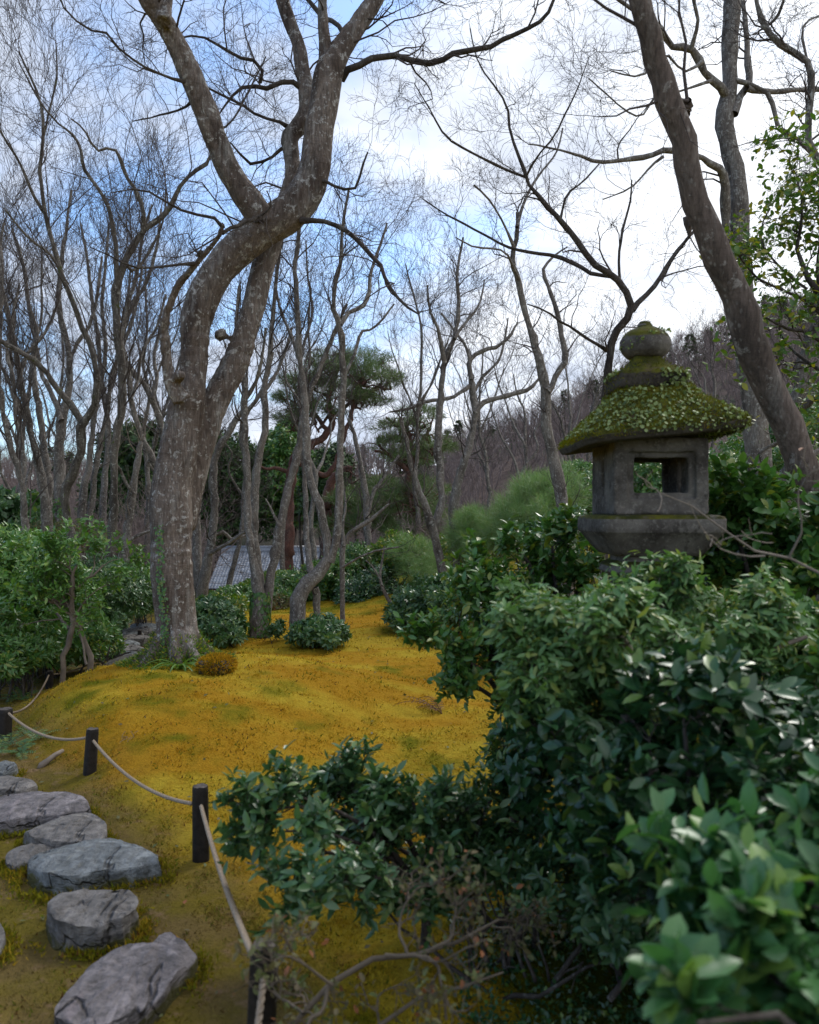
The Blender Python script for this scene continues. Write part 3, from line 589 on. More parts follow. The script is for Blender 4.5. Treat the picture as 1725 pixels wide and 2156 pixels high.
bare_tree('pair of grey maples crossing low at the back right of the lawn', 13.0, [([(972, 1235, 11), (964, 1180, 10), (957, 1130, 9.5), (955, 1064, 10), (966, 1010, 9), (980, 965, 8), (992, 920, 7.5), (1002, 870, 7), (997, 840, 6.5), (992, 800, 5.5), (988, 760, 5), (1015, 740, 4.5), (1050, 728, 4), (1075, 705, 3), (1090, 680, 2)], 0, .3),
  ([(1000, 870, 6), (1020, 848, 5.5), (1045, 840, 5.5), (1080, 830, 5), (1110, 820, 4.5), (1128, 806, 3.5), (1140, 790, 2)], .1, .3),
  ([(990, 812, 4.5), (965, 830, 4), (940, 840, 4), (900, 845, 3.6), (862, 860, 3), (820, 868, 2)], .1, -.5), ([(992, 800, 4), (985, 740, 3.4), (960, 700, 3), (930, 660, 2.4)], .1, .4), ([(995, 830, 4), (1020, 790, 3.2), (1050, 760, 2.8), (1062, 719, 2.4), (1070, 670, 1.6)], .2, .6)], 26, rrs=(.32, .45, .6, .8), n=(7, 4, 5, 2), lens=((.7, 1.6), (.4, .9), (.2, .5), (.1, .25)), rmin=.002, tmin=.35)
bare_tree('three-stemmed lichened maple in front of the yellow-green shrub', 12.4, [([(946, 1245, 10), (935, 1215, 10), (925, 1170, 9), (915, 1130, 9), (905, 1095, 9.5), (893, 1060, 8), (880, 1030, 6.5), (868, 985, 5.5), (858, 940, 4.5), (845, 880, 4)], 0, -.3),
  ([(912, 1110, 8), (930, 1060, 8.5), (926, 1000, 8.5), (922, 939, 8), (926, 864, 7), (936, 764, 6), (956, 714, 5), (966, 650, 4.2), (963, 580, 3.2), (975, 500, 2)], 0, .4),
  ([(936, 764, 5), (925, 700, 3.6), (905, 650, 3), (900, 600, 2)], .1, -.2), ([(956, 714, 4), (980, 680, 3), (1010, 640, 2.4), (1020, 590, 1.6)], .2, .6)], 27, rrs=(.32, .45, .6, .8), n=(7, 4, 5, 2), lens=((.7, 1.5), (.4, .9), (.2, .5), (.1, .25)), rmin=.002, tmin=.35)
bare_tree('contorted maple with an elbow bend above the glossy low shrub', 10.2, [([(630, 1352, 20), (627, 1320, 17), (627, 1280, 17), (633, 1245, 17), (655, 1222, 16), (675, 1200, 14), (690, 1180, 12), (690, 1150, 9), (685, 1115, 8.5), (673, 1064, 8.5), (655, 1010, 8.5), (646, 960, 8), (645, 914, 7.5), (641, 839, 7), (632, 760, 6.5), (627, 690, 6), (625, 620, 5.5), (622, 560, 4.8), (630, 490, 4), (638, 420, 3), (640, 350, 2)], 0, .2),
  ([(693, 1185, 10), (703, 1160, 9), (712, 1110, 8.5), (715, 1040, 8), (716, 964, 7.5), (720, 864, 7), (722, 790, 7), (720, 730, 6.8), (716, 682, 6), (703, 650, 5), (706, 600, 4.4), (718, 550, 4), (722, 480, 3.4), (735, 400, 2.5)], .05, -.2),
  ([(716, 685, 5.5), (735, 660, 5), (768, 642, 4.8), (778, 610, 4.2), (782, 570, 3.6), (800, 520, 3), (815, 470, 2)], -.1, .5),
  ([(660, 1225, 9), (652, 1190, 7), (646, 1139, 6.5), (644, 1080, 6), (642, 1020, 5.5), (640, 960, 5), (650, 900, 4)], .1, .7),
  ([(668, 1345, 8), (668, 1300, 8), (668, 1262, 8.5), (662, 1235, 8)], .35, .3, 'g'), ([(632, 760, 4.5), (610, 700, 3.4), (590, 650, 3), (580, 600, 2.4)], .2, .7), ([(720, 800, 4), (745, 750, 3.4), (760, 700, 3), (790, 690, 2.4), (830, 640, 1.8)], .1, .6)], 28, n=(7, 4, 5, 2), lens=((.7, 1.6), (.4, .9), (.2, .45), (.1, .22)), tmin=.55, rrs=(.32, .45, .6, .8), rmin=.0016)
bare_tree('triple-stemmed maple with an ivy-covered foot on the lawn', 10.4, [([(547, 1345, 22), (548, 1310, 19), (547, 1275, 17), (543, 1245, 13), (536, 1195, 10), (526, 1130, 8.5), (521, 1060, 8), (520, 989, 8), (516, 930, 7.5), (514, 870, 7.5), (517, 824, 7), (510, 790, 5.5), (502, 740, 4.5), (498, 680, 4), (505, 600, 3)], 0, -.2),
  ([(552, 1270, 12), (551, 1235, 9.5), (543, 1180, 9), (536, 1120, 9), (535, 1050, 8.5), (541, 990, 8), (551, 935, 7.5), (559, 880, 7.5), (556, 825, 6.5), (566, 760, 5.5), (572, 700, 5), (577, 640, 4.4), (585, 560, 3.4), (600, 480, 2.4)], .1, .3),
  ([(558, 1290, 12), (566, 1240, 10), (578, 1180, 10), (590, 1110, 9.5), (602, 1055, 8.5), (616, 1000, 8), (630, 939, 8), (640, 880, 7), (655, 820, 6), (680, 760, 5), (705, 700, 4), (730, 640, 3)], .05, .5),
  ([(517, 840, 5), (540, 800, 4), (552, 750, 3.4), (560, 690, 2.6)], -.1, -.4), ([(556, 825, 4.5), (580, 790, 3.6), (600, 740, 3.2), (615, 690, 2.6)], .2, .6), ([(590, 1110, 4), (560, 1050, 1.5)], .1, .1)], 29, n=(7, 4, 5, 2), lens=((.7, 1.6), (.4, .9), (.2, .45), (.1, .22)), tmin=.6, rrs=(.32, .45, .6, .8), rmin=.0016)
bare_tree('V-stemmed pale maple between the big trunk and the tiled roof', 12.2, [([(424, 1262, 13), (430, 1225, 12), (437, 1180, 10.5), (447, 1130, 9), (452, 1060, 8.5), (450, 989, 8), (462, 940, 7), (478, 915, 6.5), (505, 872, 5.5), (535, 850, 4.5), (560, 800, 4), (575, 740, 3)], 0, -.2),
  ([(424, 1250, 11), (416, 1200, 9.5), (414, 1140, 9), (415, 1080, 8.5), (418, 1020, 8), (428, 960, 7), (450, 900, 6)], .1, .5), ([(447, 1130, 5), (470, 1120, 3.6), (490, 1135, 3), (520, 1125, 2.4)], 0, .2), ([(440, 1165, 5), (470, 1150, 4), (500, 1130, 3.4), (530, 1110, 2.4)], -.1, -.3)], 30, rrs=(.32, .45, .6, .8), n=(7, 4, 5, 2), lens=((.7, 1.5), (.4, .9), (.2, .45), (.1, .22)), rmin=.002, tmin=.3)
bare_tree('thin straight lawn sapling right of the contorted maple', 12.0, [([(721, 1315, 5.5), (722, 1260, 5), (721, 1200, 5), (723, 1150, 5), (735, 1125, 4.5), (752, 1112, 4.5), (775, 1098, 4), (800, 1078, 3.2), (820, 1060, 2)], 0, .3), ([(723, 1150, 4), (722, 1110, 3), (728, 1060, 2.4), (720, 1000, 1.6)], 0, .2), ([(722, 1195, 3), (745, 1180, 2), (790, 1160, 2), (840, 1152, 1.6)], 0, -.4)], 31, n=(6, 4, 4), lens=((.4, 1.0), (.25, .6), (.14, .3)), tmin=.3, sides=8)
bare_tree('slender grey trunk in front of the dark shrubs mid lawn', 15.5, [([(782, 1250, 8), (776, 1180, 7.5), (773, 1100, 7), (770, 1040, 6.5), (760, 980, 5.5), (750, 930, 4.5), (735, 880, 3)], 0, .2), ([(772, 1090, 5), (785, 1040, 4), (812, 1000, 3.4), (840, 960, 2.4)], 0, .5)], 32, n=(9, 5, 4), lens=((.7, 1.6), (.4, .9), (.2, .5)), tmin=.3, rmin=.0022)
bare_tree('pale crooked sapling leaning on the mossy bank', 12.8, [([(828, 1282, 4), (818, 1262, 4), (806, 1240, 3.6), (800, 1215, 3.2), (803, 1190, 2.6), (810, 1150, 1.8)], 0, .1), ([(805, 1232, 2.4), (790, 1200, 1.6), (770, 1180, 1.2)], 0, .2)], 33, n=(3, 3, 3), lens=((.3, .6), (.2, .4), (.1, .2)), sides=7)
LG = 'bare maples massed behind the hedge'
def lt(label, d, limbs, seed, **k):
    k.setdefault('n', (8, 5, 5, 2)); k.setdefault('lens', ((1.0, 2.4), (.5, 1.3), (.25, .6), (.1, .28))); k.setdefault('rmin', .0019)
    k.setdefault('up', .10); k.setdefault('ang', (18, 55)); k.setdefault('wander', .22); k.setdefault('tmin', .4); k.setdefault('rrs', (.3, .42, .6, .8))
    return bare_tree(label, d, limbs, seed, group=LG, **k)
lt('dark moss-flecked maple with sinuous stem and wide fork', 11.0, [([(160, 1165, 11), (151, 1130, 9.5), (142, 1095, 9), (138, 1049, 9), (146, 1015, 9), (158, 985, 9), (170, 950, 9), (174, 920, 9.5), (172, 894, 9.5), (184, 876, 7.5), (196, 860, 6.5), (203, 815, 6.3), (202, 775, 6.2), (195, 739, 6.2), (178, 700, 6), (163, 660, 5.8), (150, 625, 5.6), (136, 595, 5.4), (120, 540, 5), (108, 495, 4.6), (97, 455, 4.4), (91, 420, 4), (84, 350, 3.6), (92, 285, 3.2), (88, 225, 2.6), (66, 165, 2.2), (40, 110, 1.6)], 0, -.6), ([(172, 900, 8), (155, 859, 7), (125, 824, 6.5), (98, 786, 6), (72, 757, 5.4), (50, 745, 5), (20, 728, 4.6), (-20, 705, 4)], 0, -.5), ([(97, 455, 3.6), (70, 410, 3), (45, 350, 2.6), (10, 290, 2.2), (-20, 240, 1.6)], -.4, -.9), ([(90, 300, 2.4), (105, 230, 2), (120, 160, 1.8), (118, 90, 1.2)], -.4, -.2), ([(136, 595, 3.6), (110, 540, 2.8), (60, 500, 2.6), (10, 440, 2)], -.3, -.9)], 41, bark='bark_moss')
lt('black mossy maple with a Y fork and hooked upper branch', 10.6, [([(231, 1190, 10), (236, 1130, 9), (240, 1070, 8.5), (240, 1000, 8.2), (241, 940, 8.2), (252, 888, 8.5), (259, 835, 8.5), (257, 780, 8.3), (252, 730, 8.8), (246, 680, 8.8), (244, 640, 8.5), (248, 605, 8.5), (262, 555, 7), (280, 520, 6.5), (300, 488, 6), (322, 470, 5.6), (350, 449, 5.2), (365, 420, 4.8), (380, 392, 4.5), (400, 368, 4), (432, 347, 3.4), (445, 325, 2.4)], 0, .2), ([(300, 490, 5.5), (304, 460, 5), (296, 425, 4.6), (284, 395, 4.2), (268, 375, 3.8), (257, 345, 3.5), (246, 318, 3.2), (228, 312, 3), (208, 318, 2.8), (192, 300, 2.4), (176, 270, 2), (150, 250, 1.4)], .1, -.5), ([(246, 625, 6), (245, 560, 5), (243, 510, 4.6), (234, 460, 4.4), (226, 430, 4), (202, 390, 3.8), (178, 355, 3.5), (168, 310, 3.1), (150, 280, 2.6), (125, 262, 2.2), (85, 215, 1.8), (40, 130, 1.2)], .1, -.2), ([(262, 555, 4), (285, 570, 3), (320, 520, 2.8), (345, 460, 2.2), (350, 400, 1.6)], .1, .6)], 42, bark='bark_moss')
lt('pale double-stemmed maple, inner of the two at the hedge end', 12.6, [([(100, 1130, 12), (98, 1090, 11), (94, 1045, 9.5), (86, 1000, 8.5), (76, 960, 8), (68, 920, 7), (60, 875, 6.6), (50, 830, 6.4), (41, 789, 6), (32, 730, 5.6), (22, 680, 5.2), (10, 630, 4.6), (-5, 560, 4)], 0, -.3), ([(100, 1070, 9), (105, 1030, 7.5), (98, 975, 7), (90, 920, 6.5), (83, 864, 6.2), (74, 810, 5.8), (70, 760, 5), (78, 700, 4.4), (60, 640, 4), (50, 560, 3.4), (25, 480, 2.4)], .1, .4), ([(41, 789, 4.5), (60, 740, 4), (95, 700, 3.6), (120, 640, 3), (130, 560, 2.2)], -.1, .5)], 43)
lt('thick pale stem wrapped with ivy beside the dark sinuous maple', 14.0, [([(130, 1150, 14), (127, 1090, 11), (125, 1039, 10.5), (124, 980, 10), (126, 930, 10), (132, 879, 10.5), (142, 840, 7.5), (147, 790, 6.6), (145, 740, 6), (135, 700, 5.6), (125, 640, 5), (128, 560, 4.2), (140, 480, 3.4), (150, 400, 2.4)], 0, .3), ([(130, 885, 7), (118, 850, 5.5), (105, 820, 5), (85, 780, 4.5), (75, 720, 4), (60, 650, 3)], 0, .5), ([(145, 760, 4.5), (165, 720, 4), (190, 680, 3.6), (205, 620, 3), (215, 540, 2.2)], .2, .6)], 44)
lt('broken-topped pale trunk with whitish bare side boughs', 11.8, [([(260, 1190, 11), (264, 1150, 9.5), (270, 1100, 9), (278, 1040, 8), (286, 990, 7), (293, 950, 6), (298, 930, 5)], 0, .1), ([(280, 1040, 4), (262, 1010, 3.2), (252, 985, 2.6), (240, 975, 1.6)], 0, -.3), ([(270, 1140, 4), (290, 1128, 3.6), (310, 1120, 3), (330, 1112, 2.4)], 0, .2)], 45, n=(6, 4, 4), lens=((.5, 1.0), (.3, .6), (.15, .3)), tmin=.4, tw='twig_pale')
lt('leaning maple between the broken trunk and the big maple', 12.8, [([(345, 1010, 7), (330, 985, 6.5), (316, 955, 6), (300, 922, 5.6), (286, 880, 5.6), (276, 840, 5.4), (272, 795, 5.2), (262, 755, 5), (258, 700, 4.6), (270, 640, 4.2), (290, 570, 3.6), (300, 500, 3), (320, 430, 2.2)], .4, -.2), ([(276, 840, 4), (290, 800, 3.6), (300, 740, 3.2), (330, 690, 3), (350, 620, 2.4)], 0, .4)], 46)
lt('grey maple arching over left of the big trunk at mid height', 13.4, [([(352, 960, 8), (345, 925, 7.5), (335, 880, 7), (320, 840, 6.6), (304, 812, 6.4), (285, 790, 6), (268, 765, 5.6), (258, 730, 5), (262, 690, 4.4), (280, 640, 4), (310, 590, 3.6), (330, 520, 3), (340, 440, 2.2)], .5, -.2), ([(320, 840, 5), (330, 800, 4.2), (325, 750, 3.8), (340, 690, 3.2), (365, 640, 2.6)], .2, .5)], 47)
lt('slim maple pair standing just behind the mossy Y-forked one', 15.0, [([(170, 1130, 9), (172, 1079, 8), (176, 1030, 7.5), (182, 1005, 6.5), (190, 960, 6), (195, 920, 5.5), (200, 870, 5), (215, 800, 4.6), (222, 730, 4.2), (215, 650, 3.6), (222, 560, 3), (230, 470, 2)], 0, .3), ([(190, 1110, 7), (192, 1070, 6.5), (198, 1010, 6), (206, 960, 5.6), (216, 912, 5.2), (230, 849, 5), (236, 790, 4.6), (262, 720, 4), (285, 650, 3.4), (300, 560, 2.6)], .2, .5, 'g')], 48)
lt('leaning grey maple at the very left edge of the picture', 11.6, [([(52, 1130, 8), (50, 1075, 7), (48, 1024, 6.6), (38, 985, 6), (25, 950, 6), (14, 900, 5.6), (5, 850, 5.2), (-5, 800, 5)], 0, -.3), ([(48, 1020, 5), (50, 970, 4.6), (44, 920, 4.4), (32, 870, 4.2), (28, 800, 4), (15, 740, 3.6), (25, 680, 3), (40, 600, 2.4)], 0, .4), ([(-25, 1150, 9), (-15, 1000, 8), (-8, 850, 7), (-2, 700, 6), (3, 560, 5), (0, 520, 4), (8, 470, 2.4)], .2, .3, 'g')], 49)
lt('maple with long pale trunk rising behind the hedge middle', 17.0, [([(218, 1150, 8), (216, 1080, 7), (222, 1000, 6.4), (228, 920, 6), (222, 850, 5.6), (212, 790, 5), (208, 720, 4.4), (196, 650, 3.8), (186, 560, 3), (170, 470, 2.2)], 0, .2), ([(222, 850, 4.4), (240, 800, 4), (250, 730, 3.4), (268, 650, 2.8), (275, 560, 2)], 0, .5)], 50)
# thinner ones further back, no two alike
fl = ['thin grey maple behind the hedge under the bluest sky', 'thin maple crossing behind the black Y-forked maple', 'thin maple behind the hedge with steeply rising limbs', 'thin maple seen between two pale trunks at far left', 'thin maple behind the elbow-bent one', 'thin maple right of the triple-stemmed maple', 'thin maple above the yellow-green round shrub', 'thin maple just left of the huge trunk, far off', 'thin maple in the gap between huge trunk and roof', 'thin maple behind the crossing pair at the lawn end', 'thin maple low behind the soft pine saplings', 'thin maple against the hill left of the lantern', 'thin maple behind the lantern roof corner', 'thin maple far behind the leaning trunk', 'thin maple near the picture edge behind the camellia']
fu = [(70, 17), (300, 16), (20, 15), (110, 20), (660, 17), (600, 19), (860, 21), (330, 19), (480, 18), (1010, 20), (1080, 22), (1210, 17), (1240, 24), (1520, 18), (1690, 13)]
rgf = RNG(91)
for i, ((u, d), lb) in enumerate(zip(fu, fl)):
    x0 = (u - 862.5) / FPX * d; zb = gz(x0, d); vb = 1078 - (zb - CAMZ) / d * FPX; top = rgf.uniform(480, 640) if u < 900 else rgf.uniform(720, 830)
    r0 = rgf.uniform(5.5, 7.5); pts = []; uu = u
    for k in range(11):
        f = k / 10; uu += rgf.normal() * 9 + (rgf.normal() * 2 if k else 0); pts.append((uu, vb + (top - vb) * f, r0 * (1 - .75 * f)))
    ls = [(pts, 0, rgf.normal() * .3)]
    for q in range(3):
        k0 = rgf.integers(3, 7); sgn = rgf.choice([-1, 1]); b = pts[k0]; L = rgf.uniform(130, 240); p2 = [(b[0], b[1], b[2] * .8)]
        for k in range(1, 6): p2.append((b[0] + sgn * L * .38 * k / 5 + rgf.normal() * 5, b[1] - L * k / 5, b[2] * .75 * (1 - .14 * k)))
        ls.append((p2, 0, rgf.normal() * .7))
    lt(lb, float(d), ls, 200 + i, n=(7, 4, 5, 2) if u < 900 else (7, 4, 4), sides=7, rmin=.0022, lens=((.8, 1.9), (.5, 1.1), (.25, .55), (.12, .28)))
# ---------------------------------------------------------------- shrubs
UPV = np.array([0, 0, 1.])
def lobes_w(lobes):
    return [(W(u, v, d), np.array([ru / FPX * d, rd, rv / FPX * d])) for (u, v, d, ru, rv, rd) in lobes]
def leaf_cloud(lobes, n, per, size, rng, droop=.0, sub=16, subr=.36, fill=.35, beta=(35, 85), low=-.45, jit=.5):
    L = lobes_w(lobes); area = np.array([(r[0] * r[2]) ** .9 for c, r in L]); cnt = np.maximum((n * area / area.sum()).astype(int), 12)
    CP = []; AX = []
    for (c, r), k in zip(L, cnt):
        m = max(5, int(sub * min(1.6, (r[0] * r[2] * 9) ** .5 + .4)))
        sd_ = norm(rng.normal(size=(m * 3, 3))); sd_ = sd_[sd_[:, 2] > low][:m]; sc = c + sd_ * r * (.62 + .42 * rng.random((len(sd_), 1)))
        q = rng.integers(0, len(sd_), k); dr = norm(rng.normal(size=(k, 3)) + .55 * sd_[q]); rho = (.45 + .6 * rng.random((k, 1)) ** .6)
        p = sc[q] + dr * r * subr * rho
        inside = rng.random(k) < fill
        dd = norm(rng.normal(size=(k, 3))); p = np.where(inside[:, None], c + dd * r * (.35 + .62 * rng.random((k, 1)) ** .5), p)
        CP.append(p); AX.append(norm((p - c) / r / r[0] * .5 + dr * .35 + UPV * .55 + rng.normal(size=(k, 3)) * .25))
    CP = np.vstack(CP); AX = np.vstack(AX)
    ok = CP[:, 2] > ground(CP[:, 0], CP[:, 1]) + .03
    return rosettes(CP[ok], AX[ok], per, size, rng, droop, beta, jit), CP[ok]
def rosettes(CP, AX, per, size, rng, droop=0., beta=(35, 85), jit=.5):
    k = len(CP); idx = np.repeat(np.arange(k), per); N = len(idx); ax = AX[idx]
    t1 = norm(np.cross(ax, rng.normal(size=(k, 3))[idx])); t2 = np.cross(ax, t1)
    ph = (np.tile(np.arange(per), k) * 2.4 + rng.random(N) * .8)[:, None]; rad = np.cos(ph) * t1 + np.sin(ph) * t2
    be = np.radians(beta[0] + (beta[1] - beta[0]) * rng.random(N))[:, None]
    D = norm(ax * np.cos(be) + rad * np.sin(be) + rng.normal(size=(N, 3)) * .18 - UPV * droop)
    Nn = norm(ax * np.sin(be) - rad * np.cos(be) + rng.normal(size=(N, 3)) * .25)
    sz = size * (.42 + .85 * rng.random(N) ** .8)
    pos = CP[idx] + ax * (rng.random((N, 1)) - .5) * size * jit * 2
    return pos, D, Nn, sz
def stems(base, targets, rng, r0=.012, sides=5, K=7, spread=.12):
    n = len(targets); b = base + np.concatenate([rng.normal(size=(n, 2)) * spread, np.zeros((n, 1))], 1)
    P = np.empty((n, K, 3))
    side = norm(rng.normal(size=(n, 3)))
    for k in range(K):
        f = k / (K - 1); P[:, k] = b * (1 - f) + targets * f + side * (math.sin(math.pi * f) * .12 * np.linalg.norm(targets - b, axis=1)[:, None])
        P[:, k, 2] += math.sin(math.pi * f) * .06 * np.linalg.norm(targets - b, axis=1)
        if 0 < k < K - 1: P[:, k] += rng.normal(size=(n, 3)) * .012
    R = (r0 * (.6 + .6 * rng.random((n, 1)))) * (1 - .75 * np.linspace(0, 1, K))[None]
    return P, R
def shrub(name, label, cat, lobes, n, per, size, wr, mat, seed, group=None, tmpl=T_DIA, parts=0, droop=0., stem='bark_dark', nst=14, r0=.012, base=None, **k):
    rng = RNG(seed); (pos, D, Nn, sz), CP = leaf_cloud(lobes, n, per, size, rng, droop, **k)
    c = np.mean([l[0] for l in lobes_w(lobes)], 0) if base is None else np.array(base)
    b = np.array([c[0], c[1], gz(c[0], c[1])]); root = thing(name, tuple(b), label, cat, group)
    if parts: leaf_parts('foliage', pos, D, Nn, sz, wr, tmpl, M[mat], root, parts)
    else:
        V, F = place(pos, D, Nn, sz, wr, tmpl); obj('foliage', V, F, M[mat], root, kind='stuff')
    tg = CP[rng.choice(len(CP), min(nst, len(CP)), False)]; P, R = stems(b - UPV * .05, tg, rng, r0)
    q = spawn(P, R, 3, 5, (.15, .45), (20, 60), .05, .25, .6, rng, rmin=.002)
    V, F = join([tubes(P, R, 6), tubes(q[0], q[1], 4)]); obj('stems', V, F, M[stem], root)
    return root
def needles(name, label, cat, lobes, n, per, size, mat, seed, wr=.05, limbs=None, bark='bark_red', d=0, group=None, beta=(10, 75), **k):
    rng = RNG(seed); (pos, D, Nn, sz), CP = leaf_cloud(lobes, n, per, size, rng, beta=beta, **k)
    Ls = [limb_pts(s, d, ground_it=(i == 0)) for i, s in enumerate(limbs)] if limbs else []
    c = Ls[0][0] if Ls else np.mean([l[0] for l in lobes_w(lobes)], 0)
    root = thing(name, (c[0], c[1], gz(c[0], c[1])), label, cat, group)
    V, F = place(pos, D, Nn, sz, wr, T_NDL); obj('needles', V, F, M[mat], root, kind='stuff', smooth=False)
    for i, l in enumerate(Ls):
        l = l.copy(); l[:, :3] += rng.normal(size=(len(l), 3)) * l[:, 3:4] * .2; V, F = tubes(l[None, :, :3], l[None, :, 3], 9); obj('trunk' if i == 0 else 'branch', V, F, M[bark], root)
    lw = lobes_w(lobes)
    if Ls:   # boughs running from the limbs into the pads
        P = []; R = []
        A_ = np.vstack([l[len(l) // 3:, :3] for l in Ls])
        for cc, rr in lw:
            for q in range(4):
                e = cc + norm(rng.normal(size=3)) * rr * .8; a = A_[np.argmin(np.linalg.norm(A_ - e, axis=1) + rng.random(len(A_)) * .8)]
                K = 9; f = np.linspace(0, 1, K)[:, None]; p = a * (1 - f) + e * f + np.cumsum(rng.normal(size=(K, 3)) * .11, 0) * np.sin(f * np.pi) - UPV * np.sin(f * np.pi) * .15
                P.append(p); R.append(.045 * (1 - .8 * f[:, 0]))
        P = np.array(P); R = np.array(R); q = spawn(P, R, 5, 5, (.4, 1.0), (25, 60), .1, .4, .5, rng, rmin=.004)
        V, F = join([tubes(P, R, 6), tubes(q[0], q[1], 4)]); obj('boughs', V, F, M[bark], root, kind='stuff')
    else:
        b = np.array([c[0], c[1], gz(c[0], c[1])]); P, R = stems(b - UPV * .05, CP[rng.choice(len(CP), 12, False)], rng, .015); V, F = tubes(P, R, 5); obj('stems', V, F, M['bark_dark'], root)
    return root

# evergreen woods, pines and shrubs at the back
EV = 'evergreen trees beyond the garden'
def ev(label, lobes, n, seed, size=.19, mat='l_far', per=5):
    rt = shrub('evergreen_tree', label, 'tree', lobes, int(n * 1.7), per, size, .5, mat, seed, EV, nst=6, r0=.16, low=-.8, fill=.3)
    return rt
ev('dark rounded evergreen behind the big trunk, left side', [(285, 1010, 27, 70, 90, 1.6), (240, 1090, 27, 60, 60, 1.5), (320, 950, 27, 45, 60, 1.3)], 3600, 301)
ev('dark broad evergreen above the tiled roof', [(470, 970, 72, 70, 60, 3.8), (500, 1060, 72, 90, 75, 3.8), (425, 1010, 72, 55, 70, 3.6), (450, 1110, 73, 70, 50, 3)], 4600, 302, size=.42)
ev('green pointed evergreen between roof and red pine', [(600, 960, 74, 50, 55, 3.6), (580, 1030, 74, 60, 80, 3.8), (620, 905, 74, 24, 30, 2), (640, 1060, 74, 50, 60, 3)], 3600, 303, mat='l_mid', size=.42)
ev('small dark evergreen filling the gap right of the red trunk', [(690, 1000, 34, 45, 50, 1.4), (700, 1060, 34, 60, 50, 1.4)], 1900, 304)
ev('glossy evergreen at the far left behind the hedge', [(20, 1080, 15, 45, 36, .8), (50, 1115, 15, 55, 35, .8), (0, 1120, 15, 45, 40, .8)], 1900, 305, size=.15, mat='l_blue', per=6)
needles('red_pine', 'tall red pine with flat umbrella crown in the middle distance', 'tree', [(700, 790, 21, 75, 18, 1.1), (760, 760, 21, 60, 16, 1.0), (640, 805, 21, 50, 15, .9), (615, 840, 21, 38, 12, .7), (800, 800, 21, 50, 16, 1.), (720, 830, 21, 60, 14, 1.), (660, 865, 21, 50, 14, .8), (780, 845, 21, 40, 14, .8), (690, 760, 21, 40, 12, .8), (610, 880, 21, 30, 10, .6)], 4600, 9, .17, 'needle', 311, limbs=[([(604, 1200, 14), (607, 1100, 12), (612, 1020, 11.5), (625, 960, 10), (660, 935, 8), (690, 910, 7.5), (700, 880, 7), (692, 840, 5.5), (705, 800, 4.5), (715, 770, 3)], 0, 0), ([(622, 965, 7), (655, 990, 6), (690, 1000, 6), (712, 960, 6), (725, 915, 5.5), (740, 880, 4.5), (748, 830, 4), (765, 790, 3)], 0, -.3), ([(690, 910, 5), (670, 880, 4.5), (655, 850, 4), (640, 820, 3)], 0, .4), ([(700, 880, 5), (735, 850, 4), (775, 830, 3.5), (800, 812, 2.6)], 0, .3), ([(615, 1000, 5), (585, 985, 4), (560, 988, 3), (540, 975, 2)], 0, -.5)], d=21, wr=.055, sub=9, subr=.45)
needles('black_pine', 'pine with reddish limbs right of the umbrella pine', 'tree', [(850, 900, 22, 55, 16, 1.), (830, 935, 22, 45, 14, .9), (885, 870, 22, 40, 14, .8), (910, 940, 22, 40, 16, .9), (860, 965, 22, 55, 14, .9), (880, 1080, 22, 60, 26, 1.1), (850, 1120, 22, 60, 24, 1.1), (900, 1030, 22, 50, 20, 1.), (820, 1050, 22, 40, 20, .9)], 4200, 9, .17, 'needle', 312, limbs=[([(868, 1200, 11), (865, 1100, 10), (862, 1020, 9), (868, 960, 8), (862, 920, 6), (855, 890, 4)], 0, 0), ([(866, 1000, 6), (840, 975, 5), (815, 955, 3.5), (790, 950, 2.5)], 0, -.4), ([(868, 960, 6), (890, 930, 4.5), (905, 900, 3.5)], 0, .3), ([(866, 1060, 6), (890, 1070, 5), (905, 1105, 4), (880, 1120, 3)], -.3, -.6)], d=22, wr=.055, bark='bark_red', sub=9, subr=.45)
needles('black_pine', 'feathery pine low in the middle with black crooked boughs', 'tree', [(780, 1090, 23, 55, 26, 1.1), (740, 1050, 23, 50, 20, 1.), (800, 1020, 23, 40, 16, .9), (720, 1110, 23, 40, 26, 1.)], 2400, 9, .17, 'needle', 313, limbs=[([(692, 1215, 14), (690, 1130, 13), (688, 1060, 12), (700, 1010, 9), (720, 990, 6), (740, 985, 4)], 0, 0), ([(690, 1100, 6), (730, 1080, 4.5), (770, 1095, 3.5), (800, 1080, 2.4)], 0, -.3)], d=23, wr=.055, sub=9)
PS = 'soft green pine saplings on the slope'
needles('pine_sapling', 'soft pale green pine sapling mass nearest the lantern', 'tree', [(1120, 1090, 12.0, 62, 80, 1.0), (1175, 1050, 12.0, 45, 60, .8), (1075, 1125, 12.0, 60, 65, .9)], 4500, 9, .15, 'needle2', 314, wr=.028, group=PS, sub=30, subr=.24, fill=.12)
needles('pine_sapling', 'soft pale green pine sapling left of the first, lower on the slope', 'tree', [(1015, 1140, 12.8, 55, 62, .9), (980, 1120, 12.8, 35, 40, .7), (1040, 1160, 12.8, 55, 40, .8)], 3200, 9, .15, 'needle2', 315, wr=.028, group=PS, sub=30, subr=.24, fill=.12)
needles('pine_sapling', 'feathery pine sapling merging with the round yellow-green shrub', 'tree', [(880, 1190, 14.5, 50, 50, .9), (905, 1225, 14.5, 45, 40, .8), (850, 1165, 14.5, 30, 35, .6)], 2000, 9, .14, 'needle2', 316, wr=.028, group=PS, sub=30, subr=.24, fill=.12)
BK = 'clipped evergreen shrubs along the back of the lawn'
def bk(label, lobes, n, seed, mat='l_mid', size=.075, **k):
    return shrub('evergreen_shrub', label, 'shrub', lobes, n, 6, size, .42, mat, seed, BK, **k)
